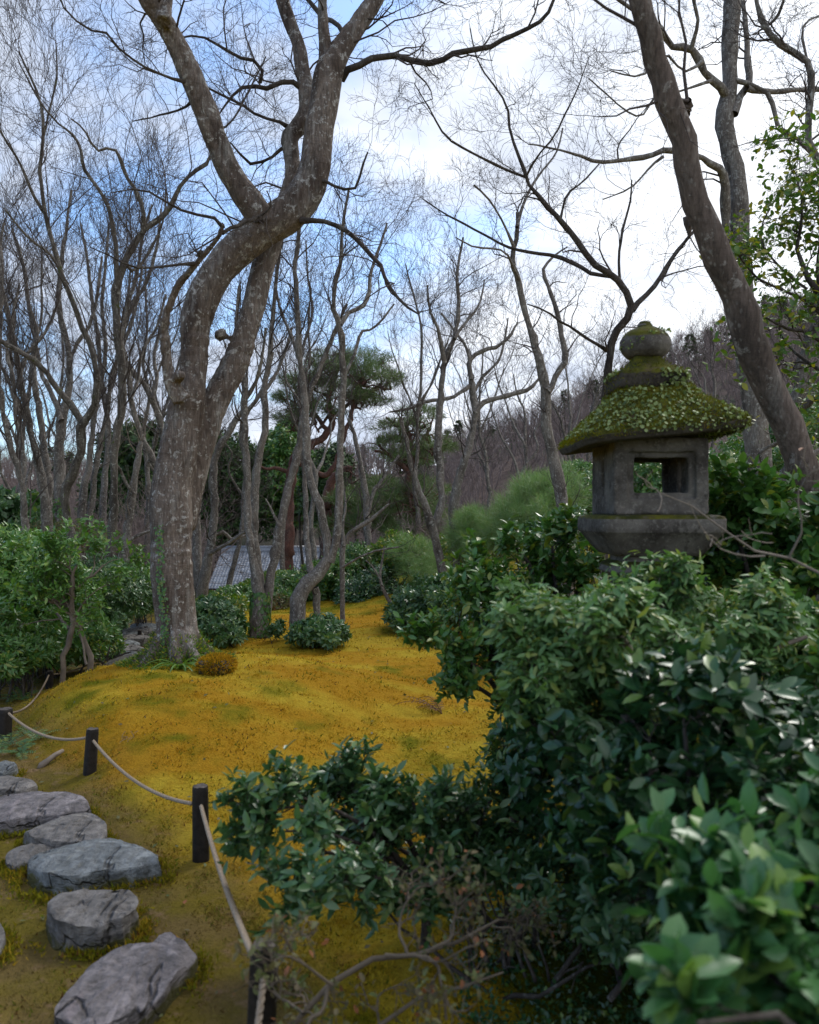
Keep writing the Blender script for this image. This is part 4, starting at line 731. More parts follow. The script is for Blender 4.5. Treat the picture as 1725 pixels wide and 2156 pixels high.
bk('round yellow-green shrub crowning the middle of the back row', [(835, 1160, 15.5, 48, 32, .8), (860, 1175, 15.5, 40, 35, .7), (810, 1185, 15.5, 35, 35, .7)], 1900, 321, 'l_yel', .085)
bk('dark rounded shrub below the tiled roof', [(485, 1268, 14.6, 45, 26, .8), (530, 1278, 14.4, 60, 28, .8)], 1900, 322)
bk('wide bright shrub right of the triple-stemmed maple', [(615, 1250, 14.8, 50, 36, .9), (655, 1230, 15, 46, 36, .8)], 2400, 323, 'l_mid')
bk('yellowish shrub in front of the roof corner', [(555, 1238, 16, 40, 20, .8), (590, 1222, 16, 34, 18, .7)], 1300, 324, 'l_yel')
bk('green shrub behind the contorted maple', [(715, 1215, 15, 60, 45, .9), (750, 1180, 15.4, 45, 30, .8)], 2100, 325)
bk('dark spiky shrub under the grey trunk mid lawn', [(780, 1240, 14.4, 52, 42, .8), (745, 1255, 14.2, 40, 30, .7)], 1900, 326, 'l_dark')
bk('low reddish shrub beside the elbow-bent maple', [(590, 1275, 13.6, 26, 20, .35)], 300, 327, 'dry', .05)
bk('pale glossy shrub spilling onto the lawn at right', [(875, 1275, 11.2, 50, 38, .55), (920, 1255, 11.2, 50, 36, .55), (850, 1300, 11, 30, 22, .4)], 2300, 328, 'l_blue', .075)
bk('glossy shrub between lawn and the dark camellia bush', [(945, 1250, 10.5, 50, 30, .6), (1000, 1235, 10.5, 50, 30, .6), (960, 1280, 10.2, 45, 34, .5)], 2500, 329, 'l_blue', .075)
bk('yellow-green low shrub behind the crossing pair of maples', [(950, 1160, 15.6, 28, 30, .6), (990, 1195, 15.4, 40, 30, .6)], 1000, 330, 'l_yel')
bk('round bluish-green shrub just right of the big trunk', [(455, 1312, 9.7, 44, 36, .45), (480, 1330, 9.6, 28, 26, .35), (440, 1290, 9.8, 36, 24, .4)], 2100, 331, 'l_blue', .065)
bk('olive shrub top seen over the bluish-green one', [(470, 1280, 11.4, 45, 22, .5)], 800, 332, 'l_yel', .07)
bk('low glossy white-glinting shrub hugging the contorted maple foot', [(655, 1335, 9.6, 36, 24, .35), (695, 1333, 9.6, 30, 26, .35), (675, 1318, 9.7, 26, 20, .3)], 1500, 333, 'l_blue', .07, tmpl=T_OVA)
bk('tiny seedling shrub on the lawn between two maples', [(584, 1325, 10, 15, 15, .12)], 90, 334, 'l_blue', .06, nst=5, r0=.005)
bk('brown-green mound of brush on the slope behind the lantern', [(1235, 1050, 13, 40, 50, .8), (1250, 1110, 12.5, 50, 50, .8), (1215, 1000, 14, 30, 30, .6)], 2400, 335, 'l_mid', .07)
bk('sunlit broadleaf shrub seen through the lantern window', [(1370, 1010, 12, 70, 60, .8), (1440, 1000, 12, 60, 50, .7), (1400, 1080, 11.5, 90, 60, .8)], 3000, 336, 'l_mid', .075)
bk('tangled green shrub behind the leaning trunk', [(1530, 1020, 13, 70, 60, .9), (1600, 960, 14, 60, 60, .9), (1690, 900, 13, 60, 70, .9), (1660, 1010, 12, 60, 70, .9)], 3600, 337, 'l_mid', .08)
bk('thin-leaved shrub left of the lantern platform', [(1160, 1140, 9, 45, 40, .5), (1200, 1110, 9, 40, 30, .4)], 1200, 338, 'l_blue', .07)
# brown brushwood
def brush(label, boxes, n, seed, hgt, mat='twig_far', name='brushwood'):
    rng = RNG(seed); P = []
    for (x0, x1, y0, y1) in boxes:
        k = n // len(boxes); x = rng.uniform(x0, x1, k); y = rng.uniform(y0, y1, k); z = ground(x * y, y); P.append(np.stack([x * y, y, z], -1))
    B = np.vstack(P); k = len(B); K = 6; Q = np.empty((k, K, 3)); Q[:, 0] = B; D = norm(rng.normal(size=(k, 3)) * .35 + UPV)
    h = hgt * (.5 + .8 * rng.random(k)) * np.clip(B[:, 1] / 22, .8, 3)
    for j in range(1, K): D = norm(D + rng.normal(size=(k, 3)) * .2 + UPV * .05); Q[:, j] = Q[:, j - 1] + D * (h / (K - 1))[:, None]
    R = (.0007 * B[:, 1] * (.8 + rng.random(k)))[:, None] * (1 - .7 * np.linspace(0, 1, K))[None]
    a = spawn(Q, R, 8, 4, (hgt * .35, hgt * .7), (20, 60), .05, .3, .55, rng, rmin=.004)
    b = spawn(a[0], a[1], 4, 3, (hgt * .12, hgt * .3), (25, 60), .03, .3, .7, rng, rmin=.0045)
    V, F = join([tubes(Q, R, 4), tubes(a[0], a[1], 3), tubes(b[0], b[1], 3)])
    tag(obj(name, V, F, M[mat], kind='stuff'), label, 'brushwood')
brush('pale leafless twigs crowding between the trunks behind the hedge', [(-.60, -.27, 15, 24)], 420, 342, 2.0)
brush('leafless brown brushwood thicket filling the slopes behind the garden', [(-.62, -.29, 17, 30), (-.10, .06, 18, 30), (.0, .25, 19, 34), (.14, .62, 15, 34)], 1150, 341, 1.25)
# far bare woods on the hill: low trees merged into one mass
def far_wood():
    rng = RNG(351); k = 2100; y = 62 + 125 * rng.random(k); t = rng.uniform(-.62, .9, k); ok = ~((t > -.33) & (t < -.06) & (y < 82)); t, y = t[ok], y[ok]; k = len(y); x = t * y; z = ground(x, y)
    B = np.stack([x, y, z - .3], -1); h = rng.uniform(3.2, 6.2, k); K = 5; Q = np.empty((k, K, 3)); Q[:, 0] = B; D = norm(rng.normal(size=(k, 3)) * .12 + UPV)
    for j in range(1, K): D = norm(D + rng.normal(size=(k, 3)) * .12); Q[:, j] = Q[:, j - 1] + D * (h / (K - 1))[:, None]
    R = (.05 + .0004 * y)[:, None] * (1 - .75 * np.linspace(0, 1, K))[None]
    a = spawn(Q, R, 14, 3, (1.5, 3.4), (25, 60), .12, .2, .5, rng, rmin=.018, tmin=.25)
    b = spawn(a[0], a[1], 4, 2, (.7, 1.6), (25, 60), .05, .2, .7, rng, rmin=.016)
    V, F = join([tubes(Q, R, 4), tubes(a[0], a[1], 3), tubes(b[0], b[1], 3)])
    tag(obj('bare_forest', V, F, M['twig_far'], kind='stuff'), 'distant leafless woods covering the hillside', 'forest')
    k = 110; y = 100 + 75 * rng.random(k); t = rng.uniform(-.5, .8, k); x = t * y; z = ground(x, y); pos = []; 
    c = np.repeat(np.stack([x, y, z], -1), 260, 0); hh = np.repeat(rng.uniform(3.5, 6.5, k), 260); f = rng.random(len(c)); rr = (1 - f) * hh * .28 * np.sqrt(rng.random(len(c))); a = rng.random(len(c)) * 6.28
    pos = c + np.stack([np.cos(a) * rr, np.sin(a) * rr, f * hh], -1); D = norm(np.stack([np.cos(a), np.sin(a), -.3 + 0 * a], -1) + rng.normal(size=pos.shape) * .3)
    V, F = place(pos, D, UPV + rng.normal(size=pos.shape) * .3, rng.uniform(.5, .95, len(c)), .6, T_DIA)
    tag(obj('conifer_forest', V, F, M['l_far'], kind='stuff'), 'distant dark conifers dotted over the hillside', 'forest')
far_wood()

# left hedge, crooked azalea, ferns
HG = 'evergreen bushes of the hedge left of the big maple'
def hg(label, lobes, n, seed, **k):
    k.setdefault('size', .07); k.setdefault('wr', .34); k.setdefault('mat', 'l_hedge'); k.setdefault('parts', 0); k.setdefault('per', 7); k.setdefault('tmpl', T_DIA)
    return shrub('hedge_bush', label, 'bush', lobes, n, seed=seed, group=HG, **k)
hg('big bright rhododendron bush at the far left of the hedge', [(60, 1200, 9.2, 80, 60, .8), (10, 1180, 9.2, 60, 60, .8), (110, 1260, 9, 80, 60, .8), (20, 1270, 9, 80, 60, .8)], 4800, 361)
hg('dark leafy lower skirt of the hedge behind the crooked azalea', [(60, 1320, 8.7, 90, 60, .6), (140, 1350, 8.6, 70, 50, .5), (205, 1355, 8.8, 38, 45, .4)], 3200, 362, mat='l_mid')
hg('silvery green hedge bush beside the big trunk', [(215, 1240, 10.2, 60, 60, .7), (270, 1250, 10.6, 50, 62, .7), (225, 1305, 10, 36, 36, .4)], 4400, 363, mat='l_blue', size=.06)
hg('small bright hedge bush touching the big trunk, low', [(302, 1265, 11.2, 22, 28, .4), (300, 1225, 11.5, 26, 36, .4)], 1300, 364, mat='l_hedge')
hg('narrow-leaved bush at the left edge above the ferns', [(15, 1385, 7.4, 50, 45, .4), (70, 1375, 7.8, 45, 30, .35), (0, 1330, 7.6, 40, 50, .4)], 1500, 365, mat='l_mid', size=.07)
hg('brown-red leafless bush behind the top of the hedge', [(170, 1140, 13, 70, 35, .7), (120, 1120, 13, 50, 30, .7)], 700, 366, mat='dry', size=.04, nst=40)
def traced_shrub(name, label, cat, d, limbs, seed, n, lens, size, wr, mat, per=6, bark='twig_pale', tmpl=T_OVA, parts=0, lf=(.35, 1.), up=.05, wander=.25, droop=0., group=None, ground_first=True, ang=(25, 60), lfprob=1.0, beta=(35, 80)):
    """stems traced from the photograph, twigs grown from them, leaves set on the outer twigs"""
    rng = RNG(seed); Ls = [limb_pts(s, d, ground_it=(ground_first and (i == 0 or (len(s) > 3 and s[3] == 'g')))) for i, s in enumerate(limbs)]
    b = Ls[0][0]; root = thing(name, (b[0], b[1], gz(b[0], b[1])), label, cat, group)
    for i, l in enumerate(Ls):
        l = l.copy(); l[:, :3] += rng.normal(size=(len(l), 3)) * l[:, 3:4] * .35; V, F = tubes(l[None, :, :3], l[None, :, 3], 8); obj('stem', V, F, M[bark], root)
    P, R = even(Ls, 14); lv = crown(P, R, rng, n, lens, up, wander, .0014, .25, ang, bark, root, nm='twigs', ret=True)
    CP = []; AX = []
    for Q, _ in lv[-2:]:
        K = Q.shape[1]; T = norm(Q[:, -1] - Q[:, -2]); CP.append(Q[:, -1]); AX.append(norm(T + UPV * .3))
        m = K // 2; CP.append(Q[:, m]); AX.append(norm(Q[:, m + (1 if m + 1 < K else 0)] - Q[:, m - 1] + UPV * .25))
    CP = np.vstack(CP); AX = np.vstack(AX); sel = rng.random(len(CP)) < lfprob; CP = CP[sel]; AX = AX[sel]
    ok = CP[:, 2] > ground(CP[:, 0], CP[:, 1]) + .02; pos, D, Nn, sz = rosettes(CP[ok], AX[ok], per, size, rng, droop, beta, .9)
    if parts: leaf_parts('foliage', pos, D, Nn, sz, wr, tmpl, M[mat], root, parts)
    else: V, F = place(pos, D, Nn, sz, wr, tmpl); obj('foliage', V, F, M[mat], root, kind='stuff')
    return root
traced_shrub('azalea', 'crooked pale-stemmed azalea with two twisting legs on the mound edge', 'shrub', 7.7, [([(133, 1432, 6), (133, 1400, 6), (137, 1370, 6), (150, 1345, 6.5), (153, 1310, 6.5), (150, 1282, 7), (138, 1268, 6), (120, 1245, 5), (108, 1225, 4), (108, 1190, 3)], 0, 0), ([(193, 1420, 7), (192, 1385, 6.5), (188, 1370, 6), (172, 1345, 6), (165, 1310, 6), (155, 1290, 6.5), (150, 1280, 6)], .1, 0, 'g'), ([(150, 1285, 5), (155, 1265, 5), (148, 1250, 4.5), (155, 1230, 4), (153, 1205, 3), (163, 1190, 2.4)], 0, -.1), ([(140, 1270, 4), (110, 1260, 3.4), (80, 1245, 2.8), (62, 1225, 2)], 0, -.2), ([(148, 1325, 4), (125, 1300, 3), (112, 1280, 2.4)], 0, .2), ([(155, 1240, 3), (190, 1215, 2.6), (220, 1190, 2)], 0, .2), ([(182, 1400, 3), (175, 1360, 2), (170, 1330, 1.5)], -.1, 0)], 371, (7, 6, 4), ((.25, .6), (.15, .35), (.08, .2)), .062, .4, 'l_hedge', per=5, parts=0)
traced_shrub('dry_shrub', 'brown withered low twigs beside the flat grey rock', 'shrub', 8.2, [([(226, 1412, 3), (232, 1395, 2.5), (250, 1382, 2), (275, 1372, 1.5)], 0, .1), ([(226, 1412, 3), (215, 1395, 2.4), (200, 1380, 1.6)], 0, 0), ([(228, 1410, 2.6), (226, 1385, 2), (232, 1362, 1.3)], 0, 0)], 372, (5, 3, 3), ((.12, .25), (.08, .15), (.05, .1)), .04, .4, 'l_yel', per=3, bark='bark_dark', lfprob=.35)
def frond(base, D0, L, w_, rng, npin=14, droop=.5):
    K = npin + 2; P = np.empty((K, 3)); P[0] = base; D = norm(D0)
    for k in range(1, K): D = norm(D - UPV * droop / K * 1.6); P[k] = P[k - 1] + D * L / (K - 1)
    parts = [tubes(P[None], (L * .008 * (1 - .8 * np.linspace(0, 1, K)))[None], 4)]
    T = norm(np.gradient(P, axis=0)); S = norm(np.cross(T, UPV)); Nn = norm(np.cross(S, T))
    t = np.linspace(0, 1, K)[2:]; ln = w_ * np.sin(np.pi * np.clip(t * .86 + .14, 0, 1)) ** .8 + .004
    for sg in (-1, 1):
        parts.append(place(P[2:], norm(sg * S[2:] + .35 * T[2:] - .12 * UPV + rng.normal(size=(K - 2, 3)) * .05), Nn[2:] + rng.normal(size=(K - 2, 3)) * .08, ln, .24, T_DIA))
    return join(parts)
def fern(label, x, y, seed, n=8, L=.4, w_=.09, mat='fern', az=None, name='fern'):
    rng = RNG(seed); z = gz(x, y); root = thing(name, (x, y, z), label, 'fern', 'ferns at the mound edge' if name == 'fern' else None)
    for k in range(n):
        a = (az if az is not None else 0) + (k / n * 6.28 if az is None else rng.uniform(-1.1, 1.1)) + rng.normal() * .2
        V, F = frond(np.array([x, y, z]), np.array([math.cos(a), math.sin(a), rng.uniform(.5, 1.2)]), L * rng.uniform(.7, 1.15), w_, rng, droop=rng.uniform(.5, 1.)); obj('frond', V, F, M[mat], root)
def gp(u, v, lift=0.):
    """point of the ground seen at (u, v)"""
    d = 1.5
    while d < 40:
        p = W(u, v, d)
        if p[2] <= gz(p[0], p[1]) + lift: return p
        d += .03
    return W(u, v, 12)
for i, (u, v, L, lb) in enumerate([(40, 1588, .22, 'green fern drooping over the mound foot by the stepping stones'), (78, 1560, .20, 'fern wedged between mound foot and corner post'), (12, 1575, .24, 'shadowed fern at the left edge under the rope'), (70, 1415, .5, 'arching fern under the azalea, silvery tips'), (120, 1408, .42, 'yellowing fern next to the azalea legs'), (20, 1440, .45, 'dark fern at the left edge behind the corner post'), (45, 1475, .3, 'small pale fern by the rope on the mound shoulder')]):
    p = gp(u, v); fern(lb, p[0], p[1], 380 + i, L=L, w_=L * .2)
p = gp(905, 1505); fern('dead brown fern fronds leaning out of the dark bush', p[0] + .1, p[1], 390, n=5, L=.42, w_=.05, mat='brown_leaf', az=2.7, name='withered_fern')
# long-leaved plant at the big maple foot
def blade_plant(label, p, seed, n=16, L=.32):
    rng = RNG(seed); root = thing('lily_turf', (p[0], p[1], gz(p[0], p[1])), label, 'plant')
    for k in range(n):
        a = rng.uniform(-2.9, .2); K = 9; D = norm(np.array([math.cos(a) * .7, math.sin(a) * .7, rng.uniform(.6, 1.5)])); Q = np.empty((K, 3)); Q[0] = [p[0] + rng.normal() * .02, p[1] + rng.normal() * .02, gz(p[0], p[1])]; Lk = L * rng.uniform(.6, 1.2)
        for j in range(1, K): D = norm(D - UPV * .24); Q[j] = Q[j - 1] + D * Lk / (K - 1)
        S = norm(np.cross(norm(np.gradient(Q, axis=0)), UPV)); wd = (.011 * np.sin(np.pi * np.clip(np.linspace(.12, 1, K), 0, 1)) ** .7)[:, None]
        V = np.vstack([Q - S * wd, Q - UPV * .004, Q + S * wd]); F = np.vstack([[[j, j + 1, K + j + 1, K + j], [K + j, K + j + 1, 2 * K + j + 1, 2 * K + j]] for j in range(K - 1)]); obj('leaf', V, [F], M['blade'], root)
blade_plant('tuft of long arching pale green leaves at the foot of the huge maple', (-1.99, 6.86), 395)

# ivy: on the big maple, on the ivy-footed maple
def ivy_on(l, n, f0, f1, seed, label, size, ph=(0, 6.28), mat='ivy', group=None):
    rng = RNG(seed); i = f0 * (len(l) - 1) + (f1 - f0) * (len(l) - 1) * rng.random(n); k = i.astype(int); f = (i - k)[:, None]; k2 = np.minimum(k + 1, len(l) - 1)
    q = l[k] * (1 - f) + l[k2] * f; a = rng.uniform(ph[0], ph[1], n); o = np.stack([np.cos(a), np.sin(a), 0 * a], -1); pos = q[:, :3] + o * (q[:, 3:4] * 1.06 + .004)
    D = norm(-UPV * .8 + np.cross(UPV, o) * rng.normal(size=(n, 1)) * .7 + o * .25); V, F = place(pos, D, o + rng.normal(size=(n, 3)) * .25, size * (.6 + .7 * rng.random(n)), .85, T_DIA)
    tag(obj('ivy', V, F, M[mat], kind='stuff'), label, 'ivy', group)
ivy_on(LA, 260, .0, .17, 396, 'thin ivy trail climbing the front left of the huge maple', .028, (4.35, 4.7), 'l_mid')
ivy_on(limb_pts(([(547, 1350, 24), (548, 1310, 20), (548, 1275, 18), (548, 1245, 17)], 0, 0), 10.4), 700, 0, 1, 397, 'dark ivy sleeve round the foot of the triple-stemmed maple', .045, mat='l_mid')
ivy_on(limb_pts(([(130, 1150, 14), (127, 1090, 11), (125, 1039, 10.5)], 0, 0), 14.0), 300, .2, .9, 398, 'ivy patch on the thick pale stem behind the hedge', .06, mat='l_mid')
# moss skirt at the big maple foot
rgm = RNG(399); a = rgm.random(5200) * 6.28; rr = .20 + .33 * rgm.random(5200) ** 1.4; x = base0[0] + np.cos(a) * rr; y = base0[1] + np.sin(a) * rr
z = ground(x, y) + .26 * np.clip(1 - (rr - .2) / .3, 0, 1) ** 2 * rgm.random(5200) + .01; V, F = place(np.stack([x, y, z], -1), norm(np.stack([np.cos(a), np.sin(a), .8 + 0 * a], -1) + rgm.normal(size=(5200, 3)) * .5), rgm.normal(size=(5200, 3)), .03 * (.5 + rgm.random(5200)), .35, T_NDL)
tag(obj('moss_skirt', V, F, M['l_yel'], kind='stuff'), 'green moss gathered round the foot of the huge maple', 'moss')

# ---------------------------------------------------------------- stones and rocks
STONE_EDGE = []
def stone(label, outline, ztop, h, mat, seed, name='stepping_stone', group='stepping stones of the garden path', dome=.02, flare=1.05, lumps=.02, tilt=(0, 0), ns=96):
    pts = np.array([W(u, v, FPX * (CAMZ - ztop) / (v - 1078.0)) for u, v in outline]); c = pts.mean(0); pts = c + (pts - c) * 1.10
    o = np.vstack([pts, pts[:1]]); seg = np.linalg.norm(np.diff(o[:, :2], axis=0), axis=1); s = np.concatenate([[0], np.cumsum(seg)]); t = np.linspace(0, s[-1], ns, endpoint=False)
    ox = np.interp(t, s, o[:, 0]); oy = np.interp(t, s, o[:, 1])
    rings = [(.0, 0), (.18, 0), (.36, 0), (.52, 0), (.66, 0), (.78, 0), (.88, 0), (.95, -.001), (.985, -.006), (1.0, -.02)] + [(1 + (flare - 1) * k / 6, -.02 - (h - .02) * k / 6) for k in range(1, 7)]
    STONE_EDGE.append(np.stack([c[0] + (ox - c[0]) * (flare + .0), c[1] + (oy - c[1]) * (flare + .0)], -1))
    V = []
    for q, (f, dz) in enumerate(rings):
        x = c[0] + (ox - c[0]) * f; y = c[1] + (oy - c[1]) * f
        z = np.full(ns, ztop + dz) + dome * (1 - min(f, 1) ** 2) + (x - c[0]) * tilt[0] + (y - c[1]) * tilt[1]
        V.append(np.stack([x, y, z], -1))
    V = np.array(V); nr_ = len(rings); P = V.reshape(-1, 3)
    led = fbm(P[:, 0] * 5 + seed, P[:, 1] * 3 + P[:, 2] * 9, seed, 4); stp = np.floor(led * 7) / 7
    out_ = norm(P - c); top = (np.repeat(np.arange(nr_), ns) < 7)
    P = P + np.where(top[:, None], UPV * ((stp - .5) * lumps * 1.2)[:, None], out_ * np.array([1, 1, .2]) * ((fbm(P[:, 0] * 9 + P[:, 1] * 9, P[:, 2] * 6 + seed, seed + 3, 4) - .62) * lumps * 2.4)[:, None])
    rs_ = RNG(seed + 700); rad = np.hypot(ox - c[0], oy - c[1])
    for q in range(22):
        a_ = rs_.uniform(0, 6.283); el = rs_.uniform(-.15, .22) if q < 16 else rs_.uniform(.9, 1.3); nv_ = np.array([math.cos(a_) * math.cos(el), math.sin(a_) * math.cos(el), math.sin(el)])
        pr_ = (P - c) @ nv_; mxp = pr_.max(); lim = mxp * rs_.uniform(.88, .97) if q < 16 else mxp - rs_.uniform(.004, .016)
        P = P - nv_ * np.maximum(pr_ - lim, 0)[:, None] * .92
    P[:, 2] += (fbm(P[:, 0] * 22, P[:, 1] * 22, seed + 9, 3) - .5) * .012
    k = (np.arange(nr_ - 1) * ns)[:, None]; j = np.arange(ns)[None]; F = np.stack([k + j, k + (j + 1) % ns, k + ns + (j + 1) % ns, k + ns + j], -1).reshape(-1, 4)[:, ::-1]
    F = F[ns:]; cc = np.array([[0 + 0, ns + (q + 1) % ns, ns + q] for q in range(ns)])[:, ::-1]
    o_ = obj(name, P, [F, cc], M[mat], smooth=True, origin=(c[0], c[1], gz(c[0], c[1]))); tag(o_, label, 'rock' if name == 'rock' else 'stepping stone', group)
    o_.data.set_sharp_from_angle(angle=math.radians(24)); return o_
stone('purplish grey slab, longest and lowest in the picture, with pointed end', [(95, 2150), (130, 2105), (165, 2060), (200, 2030), (243, 1998), (285, 1985), (330, 1982), (336, 1966), (357, 1962), (366, 1975), (395, 1985), (413, 1998), (410, 2015), (380, 2040), (345, 2080), (318, 2110), (270, 2145), (200, 2175), (120, 2175)], .035, .16, 'stone_purple', 401, dome=.015, lumps=.03)
stone('blocky layered grey stone, tallest of the path stones', [(92, 1915), (95, 1892), (135, 1880), (170, 1875), (230, 1867), (283, 1868), (290, 1882), (296, 1900), (280, 1925), (260, 1933), (200, 1945), (140, 1942), (112, 1935)], .075, .24, 'stone', 402, dome=.012, lumps=.05, flare=1.0)
stone('smooth bluish slab with a dark crack and lichen corner', [(62, 1805), (90, 1795), (140, 1775), (190, 1768), (240, 1764), (262, 1775), (305, 1785), (328, 1798), (330, 1815), (290, 1822), (250, 1830), (200, 1838), (150, 1848), (110, 1850), (75, 1835)], .04, .20, 'stone_blue', 403, dome=.02, lumps=.022, flare=1.12)
stone('rough lichened stone between the bluish slab and the long flat one', [(50, 1748), (90, 1733), (130, 1720), (175, 1712), (200, 1720), (222, 1735), (228, 1752), (200, 1768), (140, 1772), (90, 1765), (60, 1762)], .045, .17, 'stone', 404, dome=.02, lumps=.035)
stone('low brown stone half sunk under the rough lichened one', [(15, 1800), (30, 1782), (70, 1775), (115, 1782), (110, 1800), (70, 1812), (25, 1815)], .01, .12, 'stone', 405, lumps=.03)
stone('long flat mauve slab running off the left edge', [(-70, 1700), (-30, 1682), (20, 1672), (80, 1667), (140, 1667), (170, 1676), (187, 1690), (180, 1702), (120, 1712), (60, 1718), (0, 1728), (-50, 1725)], .045, .18, 'stone_purple', 406, dome=.015, lumps=.02)
stone('flat grey slab fourth up the path at the left edge', [(-60, 1648), (-20, 1634), (30, 1634), (65, 1640), (76, 1652), (50, 1660), (0, 1668), (-50, 1665)], .03, .12, 'stone', 407, lumps=.015)
stone('small grey slab beside the drooping fern', [(-40, 1612), (0, 1600), (28, 1603), (38, 1613), (10, 1622), (-30, 1624)], .03, .1, 'stone_blue', 408, lumps=.015)
stone('corner of a pale stone cut by the left edge', [(-60, 1960), (-20, 1935), (5, 1940), (13, 1962), (0, 1985), (-50, 1990)], .03, .12, 'stone', 409, lumps=.02)
rgs = RNG(410); FARL = ['nearest of the far path slabs, beside the big trunk', 'second far slab past the mound', 'third far slab where the path bends', 'fourth far slab, level with the dark far post', 'fifth far slab below the sagging far rope', 'sixth far slab near the hedge bush', 'small seventh far slab', 'farthest slab vanishing behind the hedge']
for i, (u, v) in enumerate([(285, 1388), (266, 1376), (272, 1363), (262, 1351), (283, 1341), (266, 1333), (292, 1325), (310, 1316)]):
    p = [(u + math.cos(a) * 34 * rgs.uniform(.8, 1.15), v + math.sin(a) * 5.2 * rgs.uniform(.8, 1.1)) for a in np.arange(9) / 9 * 6.28]
    stone(FARL[i], p, .02, .1, 'stone_blue' if i % 2 else 'stone', 411 + i, lumps=.02, ns=28)
def rock(label, u, v, d, ru, rv, rd, mat, seed, name='rock', group=None, sink=.4):
    rng = RNG(seed); nlat, nlon = 16, 26; c = W(u, v, d); r = np.array([ru / FPX * d, rd, rv / FPX * d]); P = []
    for i in range(nlat + 1):
        th = math.pi * i / nlat
        for j in range(nlon): a = 2 * math.pi * j / nlon; P.append([math.sin(th) * math.cos(a), math.sin(th) * math.sin(a), math.cos(th)])
    P = np.array(P); n_ = .75 + .5 * fbm(P[:, 0] * 1.7 + seed, P[:, 1] * 1.7 + P[:, 2] * 1.3, seed, 4); P = np.sign(P) * np.abs(P) ** .8 * n_[:, None] * r + c
    i = (np.arange(nlat) * nlon)[:, None]; j = np.arange(nlon)[None]; F = np.stack([i + j, i + (j + 1) % nlon, i + nlon + (j + 1) % nlon, i + nlon + j], -1).reshape(-1, 4)[:, ::-1]
    o_ = obj(name, P, [F], M[mat], origin=(c[0], c[1], gz(c[0], c[1]))); tag(o_, label, 'rock', group); return o_, P
rock('broad flat grey-brown rock behind the mound, left of the huge trunk', 272, 1400, 8.0, 52, 15, .35, 'stone_moss', 421)
q_ = gp(456, 1421); RK = (q_[1] + .12, 1078 - (gz(q_[0], q_[1]) + .05 - CAMZ) / (q_[1] + .12) * FPX)
rock('small rock wrapped in orange moss just right of the huge trunk', 456, RK[1], RK[0], 36, 19, .18, 'stone_moss', 422)
def fuzz_on(cu, cv, d, ru, rv, rd, n, seed, label, size=.03):
    rng = RNG(seed); dr = norm(rng.normal(size=(n, 3)) + UPV * .5); r = np.array([ru / FPX * d, rd, rv / FPX * d]); pos = W(cu, cv, d) + dr * r * .98; ok = pos[:, 2] > ground(pos[:, 0], pos[:, 1]) - .02; pos = pos[ok]; dr = dr[ok]; n = len(pos)
    V, F = place(pos, norm(dr + rng.normal(size=(n, 3)) * .5), rng.normal(size=(n, 3)), size * (.5 + rng.random(n)), .3, T_NDL); z = np.zeros(len(V))
    tag(obj('moss_coat', V, F, M['fuzz'], smooth=False, kind='stuff', attrs=dict(soil=z, green=z + .25, yellow=z + .1)), label, 'moss')
fuzz_on(456, RK[1], RK[0], 38, 20, .19, 4200, 423, 'thick orange moss coat on the small rock by the huge trunk')
p = gp(100, 1612); V, F = tubes(np.array([[[p[0] - .035, p[1] - .05, p[2] - .005], [p[0] - .025, p[1] - .03, p[2] + .012], [p[0], p[1], p[2] + .03], [p[0] + .03, p[1] + .05, p[2] + .055], [p[0] + .06, p[1] + .1, p[2] + .07]]]), np.array([[.012, .022, .019, .016, .012]]), 10, cap=True)
tag(obj('dead_branch', V, F, M['twig_pale'], origin=tuple(p)), 'pale stub of dead wood poking out of the mound foot', 'dead wood')
def straw(label, u, v, seed):
    rng = RNG(seed); p = gp(u, v); n = 26; pos = p + np.stack([rng.normal(size=n) * .035, rng.normal(size=n) * .03, rng.random(n) * .012 + .006], -1); D = norm(np.stack([rng.normal(size=n), rng.normal(size=n), np.abs(rng.normal(size=n)) * .5], -1)); K = 5; Q = np.empty((n, K, 3)); Q[:, 0] = pos
    for k in range(1, K): D = norm(D - UPV * .3); Q[:, k] = Q[:, k - 1] + D * .012
    V, F = tubes(Q, np.full((n, K), .0016), 3); tag(obj('dry_leaf', V, F, M['rope'], origin=tuple(p)), label, 'dead leaf')
straw('curled pale dead leaf lying on the face of the mound', 275, 1556, 431)
def edging():
    rng = RNG(432); E = np.vstack(STONE_EDGE); k = rng.integers(0, len(E), 26000); p = E[k] + rng.normal(size=(26000, 2)) * (.008 + .028 * rng.random((26000, 1))); cl = fbm(p[:, 0] * 6, p[:, 1] * 6, 435, 3); p = p[cl > .44]; n = len(p)
    q = np.stack([p[:, 0], p[:, 1], ground(p[:, 0], p[:, 1]) + .022 * rng.random(n)], -1); V, F = place(q, norm(UPV + rng.normal(size=(n, 3)) * .6), rng.normal(size=(n, 3)), .012 + .016 * rng.random(n), .4, T_NDL); g_ = np.repeat(.5 + .6 * rng.random(n), 3)
    tag(obj('moss_edging', V, F, M['fuzz'], smooth=False, kind='stuff', attrs=dict(soil=g_ * 0 + .15, green=g_, yellow=g_ * 0 + .5)), 'greener moss crowding the edges of the stepping stones', 'moss')
edging()
rgd = RNG(433)
def litter():
    n = 420; y = rgd.uniform(2.2, 12, n); x = rgd.uniform(-.55, .12, n) * y; p = np.stack([x, y, ground(x, y) + .012], -1)
    V, F = place(p, norm(rgd.normal(size=(n, 3)) * np.array([1, 1, .2])), UPV + rgd.normal(size=(n, 3)) * .35, .018 + .02 * rgd.random(n), .6, T_DIA)
    tag(obj('fallen_leaves', V, F, M['dry'], kind='stuff'), 'tiny withered leaves scattered over the moss', 'leaves')
litter()

